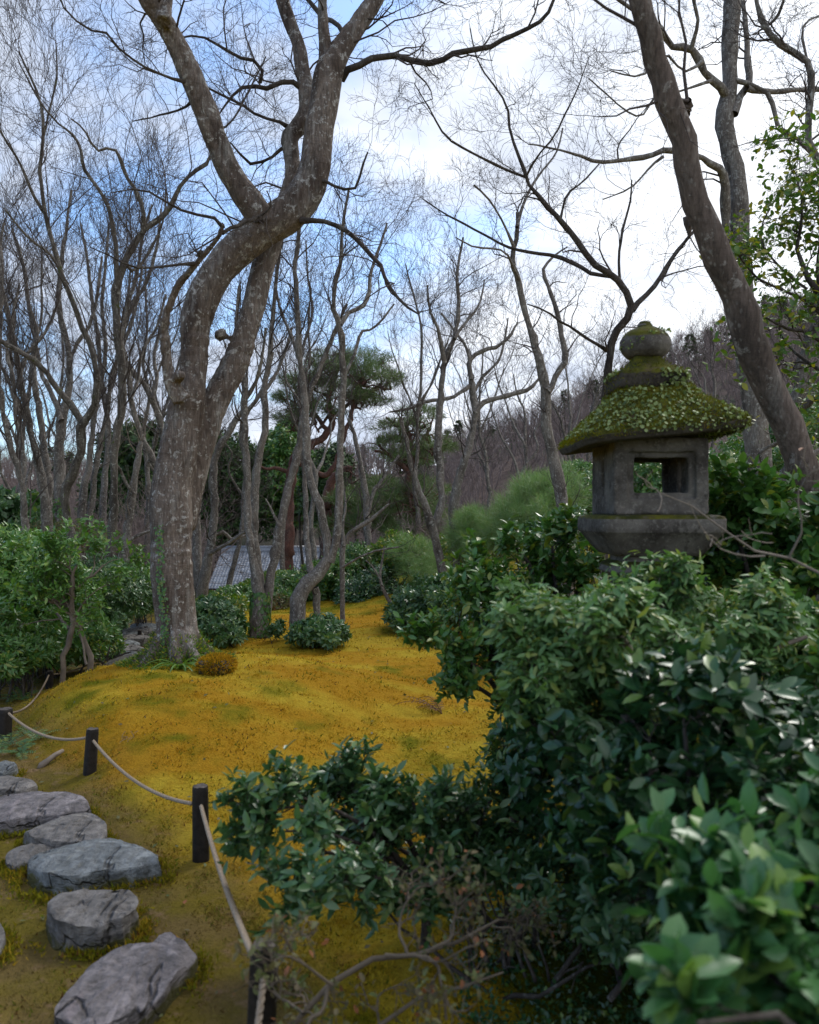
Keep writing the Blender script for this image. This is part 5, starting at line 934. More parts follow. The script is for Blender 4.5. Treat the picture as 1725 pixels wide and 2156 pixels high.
# ---------------------------------------------------------------- rope fence
def post(label, u, vt, vb, d, w_, seed):
    x, y, zt = W(u, vt, d); zb = gz(x, y); r = w_ / FPX * d / 2; rng = RNG(seed); ns = 22; root = thing('fence_post', (x, y, zb), label, 'post', 'charred posts of the rope fence')
    a = np.arange(ns) / ns * 6.283; prof = r * (1 + .07 * np.sin(a * 3 + rng.random() * 6) + .05 * np.sin(a * 5 + rng.random() * 6) + rng.normal(size=ns) * .015)
    zs = [zb - .15, zb, zb + (zt - zb) * .3, zb + (zt - zb) * .65, zt - .03, zt - .012, zt - .003]; fs = [1.05, 1.04, 1.02, .99, .98, .95, .86]; ln = (rng.normal() * .045, rng.normal() * .045)
    V = np.array([[x + math.cos(t) * q * f + ln[0] * (z - zb), y + math.sin(t) * q * f + ln[1] * (z - zb), z + (rng.normal() * .0015 if z > zt - .02 else 0)] for z, f in zip(zs, fs) for t, q in zip(a, prof)])
    k = (np.arange(len(zs) - 1) * ns)[:, None]; j = np.arange(ns)[None]; F = np.stack([k + j, k + (j + 1) % ns, k + ns + (j + 1) % ns, k + ns + j], -1).reshape(-1, 4); obj('shaft', V, [F], M['post'], root)
    top = V[-ns:]; V2 = np.vstack([top * [1, 1, 1] + [0, 0, -.001], (top - top.mean(0)) * .5 + top.mean(0) + [0, 0, .001], top.mean(0, keepdims=True) + [0, 0, -.004]])
    F2 = np.stack([np.arange(ns), (np.arange(ns) + 1) % ns, ns + (np.arange(ns) + 1) % ns, ns + np.arange(ns)], -1); F3 = np.stack([ns + np.arange(ns), ns + (np.arange(ns) + 1) % ns, np.full(ns, 2 * ns)], -1); obj('end_grain', V2, [F2, F3], M['post_top'], root)
    return np.array([x + ln[0] * (zt - zb), y + ln[1] * (zt - zb), zt]), r
p1, r1 = post('charred post closest to the camera, cut by the lower edge', 540, 1984, 2300, 2.16, 60, 441)
p2, r2 = post('charred post standing alone beside the blue-grey slab', 424, 1652, 1815, 3.8, 34, 442)
p3, r3 = post('charred post at the corner of the mound foot', 189, 1535, 1643, 5.0, 26, 443)
p4, r4 = post('charred corner post at the left edge above the ferns', 6, 1492, 1555, 5.9, 32, 444)
p5, r5 = post('charred post half hidden behind the mound shoulder', 104, 1412, 1445, 8.0, 14, 445)
p6, r6 = post('charred post beside the far path, left of the huge trunk', 294, 1326, 1346, 10.3, 8, 446)
p7, r7 = post('charred far post almost touching the huge trunk', 309, 1318, 1340, 11.0, 8, 447)
p8, r8 = post('charred far post small against the hedge bush', 278, 1318, 1330, 11.8, 6, 448)
def rope(label, a, b, sag, r, seed, K=90, tw=60):
    f = np.linspace(0, 1, K)[:, None]; P = a * (1 - f) + b * f; P[:, 2] -= sag * 4 * (f * (1 - f))[:, 0]
    L = np.linalg.norm(b - a); V = []; Fs = []; n0 = 0
    T = norm(np.gradient(P, axis=0)); N1 = norm(np.cross(T, UPV + .01)); N2 = np.cross(T, N1); pr = []
    for s in range(3):
        ph = s * 2.094 + f * L * tw; Q = P + (np.cos(ph) * N1 + np.sin(ph) * N2) * r * .52; pr.append(tubes(Q[None], np.full((1, K), r * .58), 6, cap=True))
    V, F = join(pr); tag(obj('rope', V, F, M['rope'], origin=tuple(a)), label, 'rope', 'natural ropes strung between the posts')
def hp(p, r, dx_=0, dz=.07, dy=0): return p + np.array([dx_ * r, dy * r, -dz])
rope('rope sagging steeply from the lone post to the closest post', hp(p2, r2, .35, .085, -1.02), hp(p1, r1, -.75, .018, -.6), .035, .0095, 451, 260, 95)
rope('rope hanging from the closest post out through the lower edge', hp(p1, r1, .15, .075, -1.03), np.array([-.33, 1.15, .12]), .05, .0095, 452, 160, 95)
rope('rope in a deep curve between the mound corner post and the lone post', hp(p3, r3, .5, .07, -.9), hp(p2, r2, -.95, .085, -.2), .075, .009, 453, 260, 95)
rope('rope between the left corner post and the mound corner post', hp(p4, r4, .8, .03, -.6), hp(p3, r3, -1, .06, 0), .075, .009, 454, 200, 95)
rope('rope running from the left corner post up behind the mound', hp(p4, r4, .3, .05, 1), hp(p5, r5, 0, .04, -1), .09, .009, 455)
rope('rope climbing from the half-hidden post behind the azalea', hp(p5, r5, .5, .04, 0), W(225, 1376, 9.6), .05, .009, 456)
rope('thin far rope between the two far posts', hp(p6, r6, .5, .03, 0), hp(p7, r7, 0, .03, 0), .05, .008, 457, 40)
rope('far rope looping left from the far trunk-side post', hp(p8, r8, .5, .03, 0), hp(p7, r7, 0, .03, 0), .08, .008, 458, 40)

# ---------------------------------------------------------------- stone lantern
LX, LY, LD_ = 1.135, 3.80, 3.80
def lz(v): return CAMZ - (v - 1078) / FPX * LD_
lb = np.array([LX, LY, gz(LX, LY)]); lan = thing('stone_lantern', tuple(lb), 'weathered stone lantern with an ivy-covered mossy roof and square window', 'lantern')
def sq_loft(levels, n=4.5, ns=56, cap=True, shift=None):
    """levels: (z, half width x, half depth y); superellipse sections"""
    a = np.arange(ns) / ns * 2 * np.pi + math.pi / 4; c = np.sign(np.cos(a)) * np.abs(np.cos(a)) ** (2 / n); s = np.sign(np.sin(a)) * np.abs(np.sin(a)) ** (2 / n); V = []
    for q, (z, hx, hy) in enumerate(levels):
        sx, sy = (shift[q] if shift else (0, 0)); V.append(np.stack([LX + sx + c * hx, LY + sy + s * hy, np.full(ns, z)], -1))
    V = np.array(V).reshape(-1, 3); k = (np.arange(len(levels) - 1) * ns)[:, None]; j = np.arange(ns)[None]; F = np.stack([k + j, k + (j + 1) % ns, k + ns + (j + 1) % ns, k + ns + j], -1).reshape(-1, 4); Fs = [F]
    if cap:
        b = len(V); V = np.vstack([V, V[:ns].mean(0), V[-ns:].mean(0)]); j = np.arange(ns); e = (len(levels) - 1) * ns
        Fs.append(np.vstack([np.stack([np.full(ns, b), (j + 1) % ns, j], -1), np.stack([np.full(ns, b + 1), e + j, e + (j + 1) % ns], -1)]))
    return V, Fs
def interp_lv(ctrl, per=5):
    o_ = []
    for (a, b) in zip(ctrl[:-1], ctrl[1:]):
        for k in range(per): f = k / per; o_.append(tuple(a[i] * (1 - f) + b[i] * f for i in range(3)))
    o_.append(ctrl[-1]); return o_
def rough(V, amp, sc, seed):
    c = np.array([LX, LY, V[:, 2].mean()]); d = norm((V - c) * np.array([1, 1, .6])); n_ = fbm(V[:, 0] * sc + V[:, 1] * sc * .7, V[:, 2] * sc + V[:, 1] * sc * .5, seed, 4) - .5; n2 = fbm(V[:, 0] * sc * 5 + V[:, 1] * 4 * sc, V[:, 2] * sc * 5, seed + 5, 3) - .5
    return V + d * (n_ * amp + n2 * amp * .35)[:, None]
zt = lz
# shaft and its flared collar, platform, light box, roof, upper cap, neck, jewel
V, F = sq_loft(interp_lv([(lb[2] - .1, .26, .26), (lb[2] + .12, .26, .26), (lb[2] + .2, .18, .18), (lz(1215), .17, .17), (lz(1200), .215, .215), (lz(1186), .205, .205), (lz(1178), .165, .165), (lz(1166), .165, .165)], 4), 3.2); obj('shaft', rough(V, .02, 5, 461), F, M['lan_moss2'], lan)
V, F = sq_loft(interp_lv([(lz(1166), .195, .195), (lz(1160), .212, .212), (lz(1124), .272, .272), (lz(1118), .284, .284), (lz(1112), .287, .287), (lz(1093), .287, .287), (lz(1087), .28, .28), (lz(1084), .255, .255), (lz(1083), .2, .2)], 4), 9); obj('platform', rough(V, .016, 5, 462), F, M['lan_moss2'], lan)
zb0, zb1 = lz(1083), lz(930); hw = .214
bm = bmesh.new()
def bmbox(bm, x0, x1, y0, y1, z0, z1):
    vs = [bm.verts.new((x, y, z)) for x in (x0, x1) for y in (y0, y1) for z in (z0, z1)]
    for f in ((0, 1, 3, 2), (4, 6, 7, 5), (0, 4, 5, 1), (2, 3, 7, 6), (0, 2, 6, 4), (1, 5, 7, 3)): bm.faces.new([vs[i] for i in f])
def tmp_obj(f):
    b_ = bmesh.new(); f(b_); bmesh.ops.recalc_face_normals(b_, faces=b_.faces); m_ = bpy.data.meshes.new('tmp'); b_.to_mesh(m_); b_.free(); o_ = bpy.data.objects.new('tmp', m_); C.objects.link(o_); return o_
body = tmp_obj(lambda b_: bmbox(b_, -hw, hw, -hw, hw, 0, zb1 - zb0))
H = zb1 - zb0; cz = H * .52
cuts = [tmp_obj(lambda b_: bmbox(b_, -.15, .15, -.152, .152, .05, H - .03)),
        tmp_obj(lambda b_: bmbox(b_, -.118, .128, -.5, .5, .098, .258)),
        tmp_obj(lambda b_: bmbox(b_, -.148, .156, -.5, -hw + .022, .072, .284)),
        tmp_obj(lambda b_: bmbox(b_, -.148, .156, hw - .022, .5, .072, .284))]
def lens(b_):
    n = 18; pts = [(math.cos(t) * .034, .172 + math.sin(t) * .092) for t in np.arange(n) / n * 6.283]
    a_ = [b_.verts.new((-.5, y, z)) for y, z in pts]; c_ = [b_.verts.new((.5, y, z)) for y, z in pts]; b_.faces.new(a_); b_.faces.new(c_[::-1])
    for i in range(n): b_.faces.new([a_[i], a_[(i + 1) % n], c_[(i + 1) % n], c_[i]])
cuts.append(tmp_obj(lens))
for c_ in cuts:
    m_ = body.modifiers.new('b', 'BOOLEAN'); m_.operation = 'DIFFERENCE'; m_.solver = 'EXACT'; m_.object = c_
m_ = body.modifiers.new('r', 'REMESH'); m_.mode = 'VOXEL'; m_.voxel_size = .0058; m_ = body.modifiers.new('s', 'SMOOTH'); m_.iterations = 2; m_.factor = .5
me = bpy.data.meshes.new_from_object(body.evaluated_get(bpy.context.evaluated_depsgraph_get())); nv = len(me.vertices); co = np.empty(nv * 3, np.float32); me.vertices.foreach_get('co', co); nr = np.empty(nv * 3, np.float32); me.vertices.foreach_get('normal', nr); co = co.reshape(-1, 3); nr = nr.reshape(-1, 3)
co = co + nr * (.010 * (fbm(co[:, 0] * 9 + co[:, 1] * 7, co[:, 2] * 9, 463, 4) - .5) + .006 * (fbm(co[:, 0] * 50 + co[:, 1] * 40, co[:, 2] * 50, 464, 2) - .5))[:, None]
co = co + np.array([LX, LY, zb0]) - lb; me.vertices.foreach_set('co', co.ravel().astype(np.float32)); me.polygons.foreach_set('use_smooth', np.ones(len(me.polygons), dtype=bool)); me.materials.clear(); me.materials.append(M['lan']); me.update()
o_ = bpy.data.objects.new('light_box', me); C.objects.link(o_); o_.parent = lan
for x_ in cuts + [body]: bpy.data.objects.remove(x_)
# roof: rounded square with swept eaves, tilted down to the left, worn
zr = zb1 - .005
lvl = [(zr + .012, .20, .20), (zr + .004, .28, .28), (zr - .004, .335, .335), (zr + .004, .362, .362), (zr + .030, .372, .372), (zr + .048, .366, .366), (zr + .066, .346, .346), (zr + .098, .312, .312), (zr + .138, .268, .268), (zr + .176, .224, .224), (zr + .212, .186, .186), (zr + .240, .168, .168), (zr + .250, .15, .15)]
V, F = sq_loft(interp_lv(lvl, 5), 7.0, 128)
ca = np.abs((V[:, 0] - LX) * (V[:, 1] - LY)) / .12
V[:, 2] += np.clip(ca, 0, 1) ** 1.6 * .012
V[:, 2] += (V[:, 0] - LX) * .085 - .012 * (V[:, 0] < LX) * np.clip((LX - V[:, 0]) / .4, 0, 1) ** 2 * 2
V = rough(V, .045, 4.2, 465); ROOF = (V, F); obj('roof', V, F, M['lan_moss'], lan)
zc = zr + .240
V, F = sq_loft(interp_lv([(zc, .150, .146), (zc + .008, .160, .155), (zc + .075, .156, .151), (zc + .088, .146, .142), (zc + .108, .108, .105), (zc + .135, .078, .076), (zc + .165, .058, .058)], 4), 8.0); V[:, 0] -= .012; CAP = (rough(V, .02, 6, 466), F); obj('roof_cap', CAP[0], F, M['lan_moss'], lan)
zj = zc + .158; pr = [(0, .062), (.008, .085), (.03, .108), (.06, .118), (.085, .118), (.112, .105), (.132, .082), (.146, .052), (.152, .036), (.165, .031), (.176, .022), (.181, .006)]
V, F = sq_loft(interp_lv([(zj + a_, b_, b_) for a_, b_ in pr], 3), 2.0, 40); V[:, 0] -= .012; JEW = (rough(V, .012, 9, 467), F); obj('jewel', JEW[0], F, M['lan_moss2'], lan)
def on_faces(F_, Vs, n, rng):
    Q = F_[0]; A = Vs[Q]; ar = np.linalg.norm(np.cross(A[:, 1] - A[:, 0], A[:, 3] - A[:, 0]), axis=1) + 1e-9; i = rng.choice(len(Q), n, p=ar / ar.sum()); a = rng.random((n, 1)); b = rng.random((n, 1)); A = A[i]
    return A[:, 0] * (1 - a) * (1 - b) + A[:, 1] * a * (1 - b) + A[:, 2] * a * b + A[:, 3] * (1 - a) * b
def creep(Vs, n, seed, label, dens, size):
    rng = RNG(seed); p = on_faces(Vs[1], Vs[0], n * 6, rng) + rng.normal(size=(n * 6, 3)) * .005; k = dens(p, rng); p = p[k][:n]; p[:, :2] = np.array([LX, LY]) + (p[:, :2] - np.array([LX, LY])) * .985; n = len(p); c = np.array([LX, LY, 0]); o = p - c; o[:, 2] = 0; o = norm(o); o[:, 2] = .55; o = norm(o)
    V, F = place(p + o * .012, norm(-UPV * .5 + rng.normal(size=(n, 3)) * .6), norm(o + rng.normal(size=(n, 3)) * .42), size * (.6 + .7 * rng.random(n)), 1., T_RND)
    tag(obj('ivy', V, F, M['ivy'], kind='stuff'), label, 'ivy', 'creeping fig on the stone lantern')
def droof(p, rng):
    q = fbm(p[:, 0] * 6 + 4, p[:, 1] * 6 + p[:, 2] * 8, 470, 3); up_ = (p[:, 2] > zr + .02); return up_ & (p[:, 1] < LY + .36) & (q + .22 * sst(zr + .27, zr + .06, p[:, 2]) - .22 * sst(.12, .3, p[:, 0] - LX) * sst(zr + .1, zr + .2, p[:, 2]) > .40 + .20 * rng.random(len(p)))
creep(ROOF, 3600, 471, 'tiny round ivy leaves spilling over the lantern roof', droof, .0145)
creep(CAP, 420, 472, 'tiny ivy leaves on the small upper tier of the lantern', lambda p, rng: (p[:, 2] < zc + .08) & (p[:, 2] > zc) & (fbm(p[:, 0] * 9, p[:, 2] * 9, 473, 2) > .42), .016)
creep(JEW, 90, 474, 'thin ivy strand crossing the onion-shaped lantern finial', lambda p, rng: (np.abs(p[:, 2] - zj - .10 - (p[:, 0] - LX) * .5) < .02) & (p[:, 1] < LY), .014)

def roof_fuzz():
    rng = RNG(475); p = np.vstack([on_faces(ROOF[1], ROOF[0], 22000, rng), on_faces(CAP[1], CAP[0], 900, rng)]); p = p + rng.normal(size=p.shape) * .004; sel = (p[:, 2] > zr + .015 + (p[:, 0] - LX) * .085); p = p[sel]; n = len(p)
    o = p - np.array([LX, LY, 0]); o[:, 2] = 0; o = norm(o); o[:, 2] = .8; V, F = place(p, norm(norm(o) + rng.normal(size=(n, 3)) * .6), rng.normal(size=(n, 3)), .008 + .012 * rng.random(n), .3, T_NDL); g_ = np.repeat(.45 + 1.3 * fbm(p[:, 0] * 7, p[:, 2] * 9 + p[:, 1] * 5, 476, 3), 3)
    tag(obj('moss_coat', V, F, M['fuzz'], smooth=False, kind='stuff', attrs=dict(soil=g_ * 0, green=g_, yellow=g_ * 0 + .2)), 'rough olive moss coat on the lantern roof', 'moss')
roof_fuzz()

# ---------------------------------------------------------------- tiled roof house beyond the garden
def house():
    D = 60.0; x0 = (436 - 862.5) / FPX * D; x1 = (665 - 862.5) / FPX * D; zr_ = CAMZ - 88 / FPX * D; ze = CAMZ - 160 / FPX * D; run = 4.6; yr = D + run; gzz = gz(-13, 60)
    root = thing('tiled_house', ((x0 + x1) / 2, D + 3, gzz), 'low house with a grey wavy-tiled roof seen below the big trunk fork', 'house'); sl = math.atan2(zr_ - ze, run)
    bx = lambda b_, *a: bmbox(b_, *a)
    def part(name, mat, *boxes):
        b_ = bmesh.new()
        for q in boxes: bmbox(b_, *q)
        bmesh.ops.translate(b_, verts=b_.verts, vec=-Vector(root.location)); bmesh.ops.recalc_face_normals(b_, faces=b_.faces); bm_obj(name, b_, M[mat], root)
    part('wall', 'plaster', (x0 + .6, x1 - .6, D + .9, D + 2 * run - .9, gzz - .3, ze + .25))
    for q in range(6): xa = x0 + .62 + (x1 - x0 - 1.3) * q / 5; part('timber_post', 'wood_dark', (xa - .08, xa + .08, D + .86, D + .9 + .02, gzz, ze + .2))
    V = np.array([[x0, D, ze - .09], [x1, D, ze - .09], [x1, yr, zr_ - .09], [x0, yr, zr_ - .09], [x0, D + 2 * run, ze - .09], [x1, D + 2 * run, ze - .09], [x0, D, ze - .2], [x1, D, ze - .2], [x1, yr, zr_ - .2], [x0, yr, zr_ - .2], [x0, D + 2 * run, ze - .2], [x1, D + 2 * run, ze - .2]])
    obj('roof_deck', V, [np.array([[0, 1, 2, 3], [3, 2, 5, 4], [6, 9, 8, 7], [9, 10, 11, 8], [0, 6, 7, 1], [4, 5, 11, 10], [0, 3, 9, 6], [3, 4, 10, 9], [1, 7, 8, 2], [2, 8, 11, 5]])], M['wood_dark'], root, smooth=False)
    pw, ph = .235, math.hypot(run, zr_ - ze) / 17; cols = int((x1 - x0) / pw)
    nx_ = 6; xs = np.linspace(0, pw * 1.04, nx_); zsx = .032 * np.sin(xs / pw * 6.283) + .012; Vt = []; 
    for yy_, zz_ in ((0, .028), (ph * 1.08, .0)):
        for x_, z_ in zip(xs, zsx): Vt.append([x_, yy_, z_ + zz_])
    for x_, z_ in zip(xs, zsx): Vt.append([x_, 0, z_ + .0])
    Vt = np.array(Vt); Ft = np.vstack([[[i, i + 1, nx_ + i + 1, nx_ + i], [2 * nx_ + i, 2 * nx_ + i + 1, i + 1, i]] for i in range(nx_ - 1)]); R_ = Matrix.Rotation(sl, 3, 'X'); Rn = np.array(R_); tm = mesh_np('roof_tile', Vt @ Rn.T, [Ft], M['tile'], True)
    restV = []; base = np.array(root.location); rg_ = RNG(481)
    for c_ in range(cols):
        for r_ in range(17):
            p = np.array([x0 + .02 + c_ * pw, D + math.cos(sl) * ph * r_, ze - .06 + math.sin(sl) * ph * r_]) + rg_.normal(size=3) * .003
            if c_ < 17 and r_ < 17: t_ = bpy.data.objects.new('roof_tile', tm); C.objects.link(t_); t_.parent = root; t_.location = p - base
            else: restV.append((Vt @ Rn.T + p, [Ft]))
    for c_ in range(cols):
        for r_ in range(17):
            p = np.array([x0 + .02 + c_ * pw, D + 2 * run - math.cos(sl) * ph * r_, ze - .06 + math.sin(sl) * ph * r_]); restV.append(((Vt @ Rn.T) * [1, -1, 1] + p, [Ft[:, ::-1]]))
    V, F = join(restV); obj('tile_rows', V, F, M['tile'], root, kind='stuff')
    part('ridge', 'tile', (x0 - .05, x1 + .05, yr - .22, yr + .22, zr_ - .05, zr_ + .12)); part('ridge_cap', 'tile', (x0 - .1, x1 + .1, yr - .14, yr + .14, zr_ + .122, zr_ + .26)); V, F = tubes(np.array([[[x0 - .12, yr, zr_ + .3], [x1 + .12, yr, zr_ + .3]]]), np.array([[.12, .12]]), 10, cap=True); obj('ridge_roll', V, F, M['tile'], root)
house()

# ---------------------------------------------------------------- shrubs close to the camera
traced_shrub('camellia', 'loose camellia reaching in from the right edge above the lantern', 'shrub', 5.6, [([(1860, 1250, 18), (1830, 1000, 16), (1800, 820, 14), (1775, 720, 11), (1735, 640, 8), (1700, 590, 6), (1680, 520, 4), (1690, 440, 3), (1680, 385, 2)], 0, 0), ([(1790, 780, 8), (1750, 740, 5), (1700, 700, 4), (1650, 690, 3), (1600, 660, 2)], 0, -.3), ([(1760, 690, 6), (1710, 640, 4), (1650, 610, 3), (1600, 590, 2.4), (1560, 545, 2), (1530, 500, 1.4)], .1, -.2), ([(1800, 830, 8), (1760, 800, 5), (1710, 770, 4), (1670, 740, 3), (1640, 700, 2)], 0, .4), ([(1735, 640, 5), (1720, 560, 4), (1730, 480, 3), (1720, 420, 2)], .1, .3), ([(1800, 700, 8), (1770, 560, 5), (1760, 460, 3.4), (1740, 400, 2)], .1, .2), ([(1700, 610, 3), (1640, 560, 2.4), (1600, 500, 2), (1620, 440, 1.4)], 0, .1)], 501, (10, 6, 4), ((.3, .65), (.18, .38), (.1, .2)), .055, .52, 'l_yel', per=2, bark='bark_dark', parts=300, up=.0, wander=.3, lfprob=.8, droop=.25)
traced_shrub('dogwood', 'mossy leaning shrub tree with a forked stem behind the leaning trunk', 'tree', 7.6, [([(1650, 1100, 16), (1655, 980, 16), (1668, 880, 15), (1690, 780, 14), (1712, 700, 13), (1740, 620, 11), (1790, 520, 8)], 0, 0), ([(1668, 880, 10), (1700, 850, 9), (1740, 830, 8), (1800, 815, 7)], 0, -.3), ([(1660, 960, 8), (1690, 965, 7), (1740, 940, 6)], 0, .3), ([(1640, 1000, 5), (1600, 960, 4), (1640, 930, 3)], 0, 0)], 502, (6, 4, 3), ((.3, .8), (.2, .4), (.1, .2)), .05, .5, 'l_yel', per=2, bark='bark_moss', lfprob=.12)
traced_shrub('camellia', 'dark glossy camellia crowding the right side of the lantern', 'shrub', 3.9, [([(1640, 1300, 9), (1620, 1220, 7), (1600, 1120, 6), (1590, 1060, 4.5), (1585, 1010, 3), (1578, 985, 2)], 0, 0), ([(1640, 1300, 8), (1665, 1180, 6), (1680, 1130, 5), (1670, 1100, 3.6), (1655, 1085, 2)], 0, .2), ([(1640, 1290, 8), (1580, 1220, 6), (1560, 1160, 4.6), (1552, 1110, 3), (1550, 1080, 2)], 0, .1), ([(1660, 1300, 8), (1710, 1200, 6), (1730, 1160, 5), (1725, 1115, 3)], 0, -.1), ([(1640, 1300, 7), (1600, 1250, 5), (1550, 1210, 4), (1510, 1190, 3)], 0, .15), ([(1650, 1300, 7), (1700, 1270, 5), (1740, 1220, 4)], 0, -.3)], 503, (11, 6, 3), ((.1, .26), (.07, .16), (.04, .09)), .068, .5, 'l_mid', per=5, bark='bark_dark', parts=300, up=.06)
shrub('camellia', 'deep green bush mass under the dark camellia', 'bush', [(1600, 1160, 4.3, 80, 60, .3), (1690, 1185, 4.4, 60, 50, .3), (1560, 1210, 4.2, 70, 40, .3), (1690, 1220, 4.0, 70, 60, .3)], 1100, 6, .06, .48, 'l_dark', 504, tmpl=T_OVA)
traced_shrub('camellia', 'upright glossy camellia twigs just left of the lantern platform', 'shrub', 4.3, [([(1175, 1300, 7), (1172, 1250, 6), (1168, 1220, 5), (1160, 1180, 4), (1165, 1150, 2.5)], 0, 0), ([(1180, 1300, 6), (1215, 1250, 5), (1225, 1220, 4), (1228, 1185, 3)], 0, .1), ([(1170, 1290, 6), (1130, 1230, 5), (1110, 1180, 4), (1085, 1150, 3)], 0, -.1), ([(1170, 1300, 6), (1100, 1260, 5), (1050, 1225, 4), (1010, 1220, 3)], 0, -.1)], 505, (10, 6, 3), ((.1, .24), (.06, .15), (.04, .09)), .062, .46, 'l_mid', per=4, bark='bark_dark', parts=300, up=.08)
traced_shrub('evergreen_bush', 'dark airy bush with bare lower stems at the lawn edge below the lantern', 'bush', 4.1, [([(1085, 1500, 9), (1075, 1440, 7), (1060, 1370, 6), (1040, 1330, 5), (1015, 1300, 4), (1000, 1275, 3)], 0, 0), ([(1085, 1500, 8), (1040, 1440, 6), (1010, 1410, 5), (985, 1395, 4), (960, 1385, 3)], 0, -.2), ([(1060, 1500, 8), (1070, 1420, 6), (1060, 1340, 5), (1050, 1280, 4), (1040, 1250, 3)], 0, .1), ([(1085, 1500, 7), (1040, 1470, 5), (1005, 1450, 4), (985, 1440, 3)], 0, -.1), ([(1070, 1500, 8), (1110, 1400, 6), (1130, 1320, 5), (1130, 1260, 3)], 0, .1), ([(1075, 1440, 6), (1030, 1380, 5), (990, 1340, 4), (965, 1320, 3)], 0, .1)], 506, (12, 6, 3), ((.12, .28), (.08, .18), (.05, .1)), .052, .42, 'l_mid', per=5, bark='bark_dark', parts=300, up=.02)
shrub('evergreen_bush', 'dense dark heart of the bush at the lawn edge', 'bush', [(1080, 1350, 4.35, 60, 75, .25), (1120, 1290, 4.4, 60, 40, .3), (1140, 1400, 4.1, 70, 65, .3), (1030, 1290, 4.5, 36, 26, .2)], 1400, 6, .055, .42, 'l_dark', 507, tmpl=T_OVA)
traced_shrub('andromeda_bush', 'pale grey-green drooping-leaved bush in front of the lantern foot', 'bush', 2.75, [([(1300, 1560, 14), (1290, 1480, 12), (1260, 1407, 10), (1220, 1360, 8), (1200, 1320, 5)], 0, 0), ([(1300, 1560, 12), (1350, 1440, 10), (1380, 1366, 8), (1400, 1313, 6), (1395, 1283, 4)], 0, .15), ([(1310, 1560, 12), (1420, 1450, 10), (1500, 1373, 8), (1540, 1326, 6), (1560, 1303, 4)], 0, .1), ([(1290, 1560, 12), (1200, 1480, 9), (1140, 1420, 7), (1110, 1386, 5)], 0, -.1), ([(1310, 1560, 10), (1450, 1500, 9), (1560, 1407, 8), (1640, 1360, 6), (1700, 1340, 4)], 0, 0), ([(1300, 1560, 10), (1320, 1480, 9), (1330, 1393, 8), (1300, 1333, 6), (1290, 1299, 4)], -.1, -.2), ([(1230, 1480, 8), (1160, 1393, 6), (1120, 1340, 5), (1110, 1313, 3)], 0, .1)], 508, (22, 9, 3), ((.1, .25), (.07, .15), (.04, .08)), .044, .34, 'l_pale', per=6, bark='twig_pale', parts=300, up=.04, droop=.55)
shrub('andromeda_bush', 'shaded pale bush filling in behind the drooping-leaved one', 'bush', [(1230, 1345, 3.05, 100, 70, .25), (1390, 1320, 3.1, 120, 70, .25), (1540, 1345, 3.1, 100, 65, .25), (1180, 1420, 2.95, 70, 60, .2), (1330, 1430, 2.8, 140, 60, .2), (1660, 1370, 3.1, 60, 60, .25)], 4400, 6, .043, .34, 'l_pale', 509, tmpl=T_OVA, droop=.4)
shrub('evergreen_bush', 'dark green bush at the right edge beside the pale one', 'bush', [(1700, 1330, 3.3, 60, 50, .25), (1720, 1420, 3.0, 60, 70, .25)], 900, 5, .055, .44, 'l_mid', 510, tmpl=T_OVA)
traced_shrub('evergreen_bush', 'low open bush with yellow moss showing through its stems', 'bush', 2.95, [([(890, 1885, 10), (870, 1850, 8), (830, 1790, 6), (770, 1740, 5), (710, 1710, 4), (670, 1690, 3), (640, 1680, 2.4)], 0, -.15), ([(885, 1880, 9), (850, 1840, 7), (790, 1815, 5), (710, 1800, 4), (660, 1800, 3), (600, 1825, 2)], 0, -.35), ([(890, 1880, 9), (880, 1810, 7), (850, 1750, 5), (830, 1700, 4), (810, 1660, 3)], 0, 0), ([(895, 1880, 9), (930, 1820, 7), (940, 1760, 5), (930, 1710, 4), (915, 1680, 3)], 0, .1), ([(900, 1880, 8), (970, 1830, 6), (1000, 1770, 5), (1010, 1710, 4)], 0, .15), ([(890, 1880, 8), (830, 1810, 6), (760, 1780, 4.5), (690, 1755, 3.5), (650, 1745, 3), (600, 1750, 2)], 0, -.2), ([(860, 1800, 5), (800, 1750, 4), (760, 1710, 3), (740, 1670, 2)], 0, .1), ([(905, 1880, 8), (990, 1850, 6), (1050, 1800, 5), (1080, 1740, 4)], 0, .15), ([(880, 1870, 8), (800, 1850, 6), (740, 1840, 4), (690, 1850, 3)], 0, -.4), ([(890, 1880, 8), (905, 1800, 6), (890, 1740, 4), (870, 1690, 3)], 0, -.1), ([(870, 1840, 6), (800, 1780, 5), (720, 1740, 4), (680, 1700, 3), (660, 1670, 2)], 0, .2), ([(650, 1700, 3), (610, 1700, 2.4), (570, 1710, 2)], -.15, -.2)], 511, (12, 6, 3), ((.08, .24), (.05, .14), (.03, .08)), .052, .40, 'l_blue', per=5, bark='bark_dark', parts=300, up=.05, wander=.2)
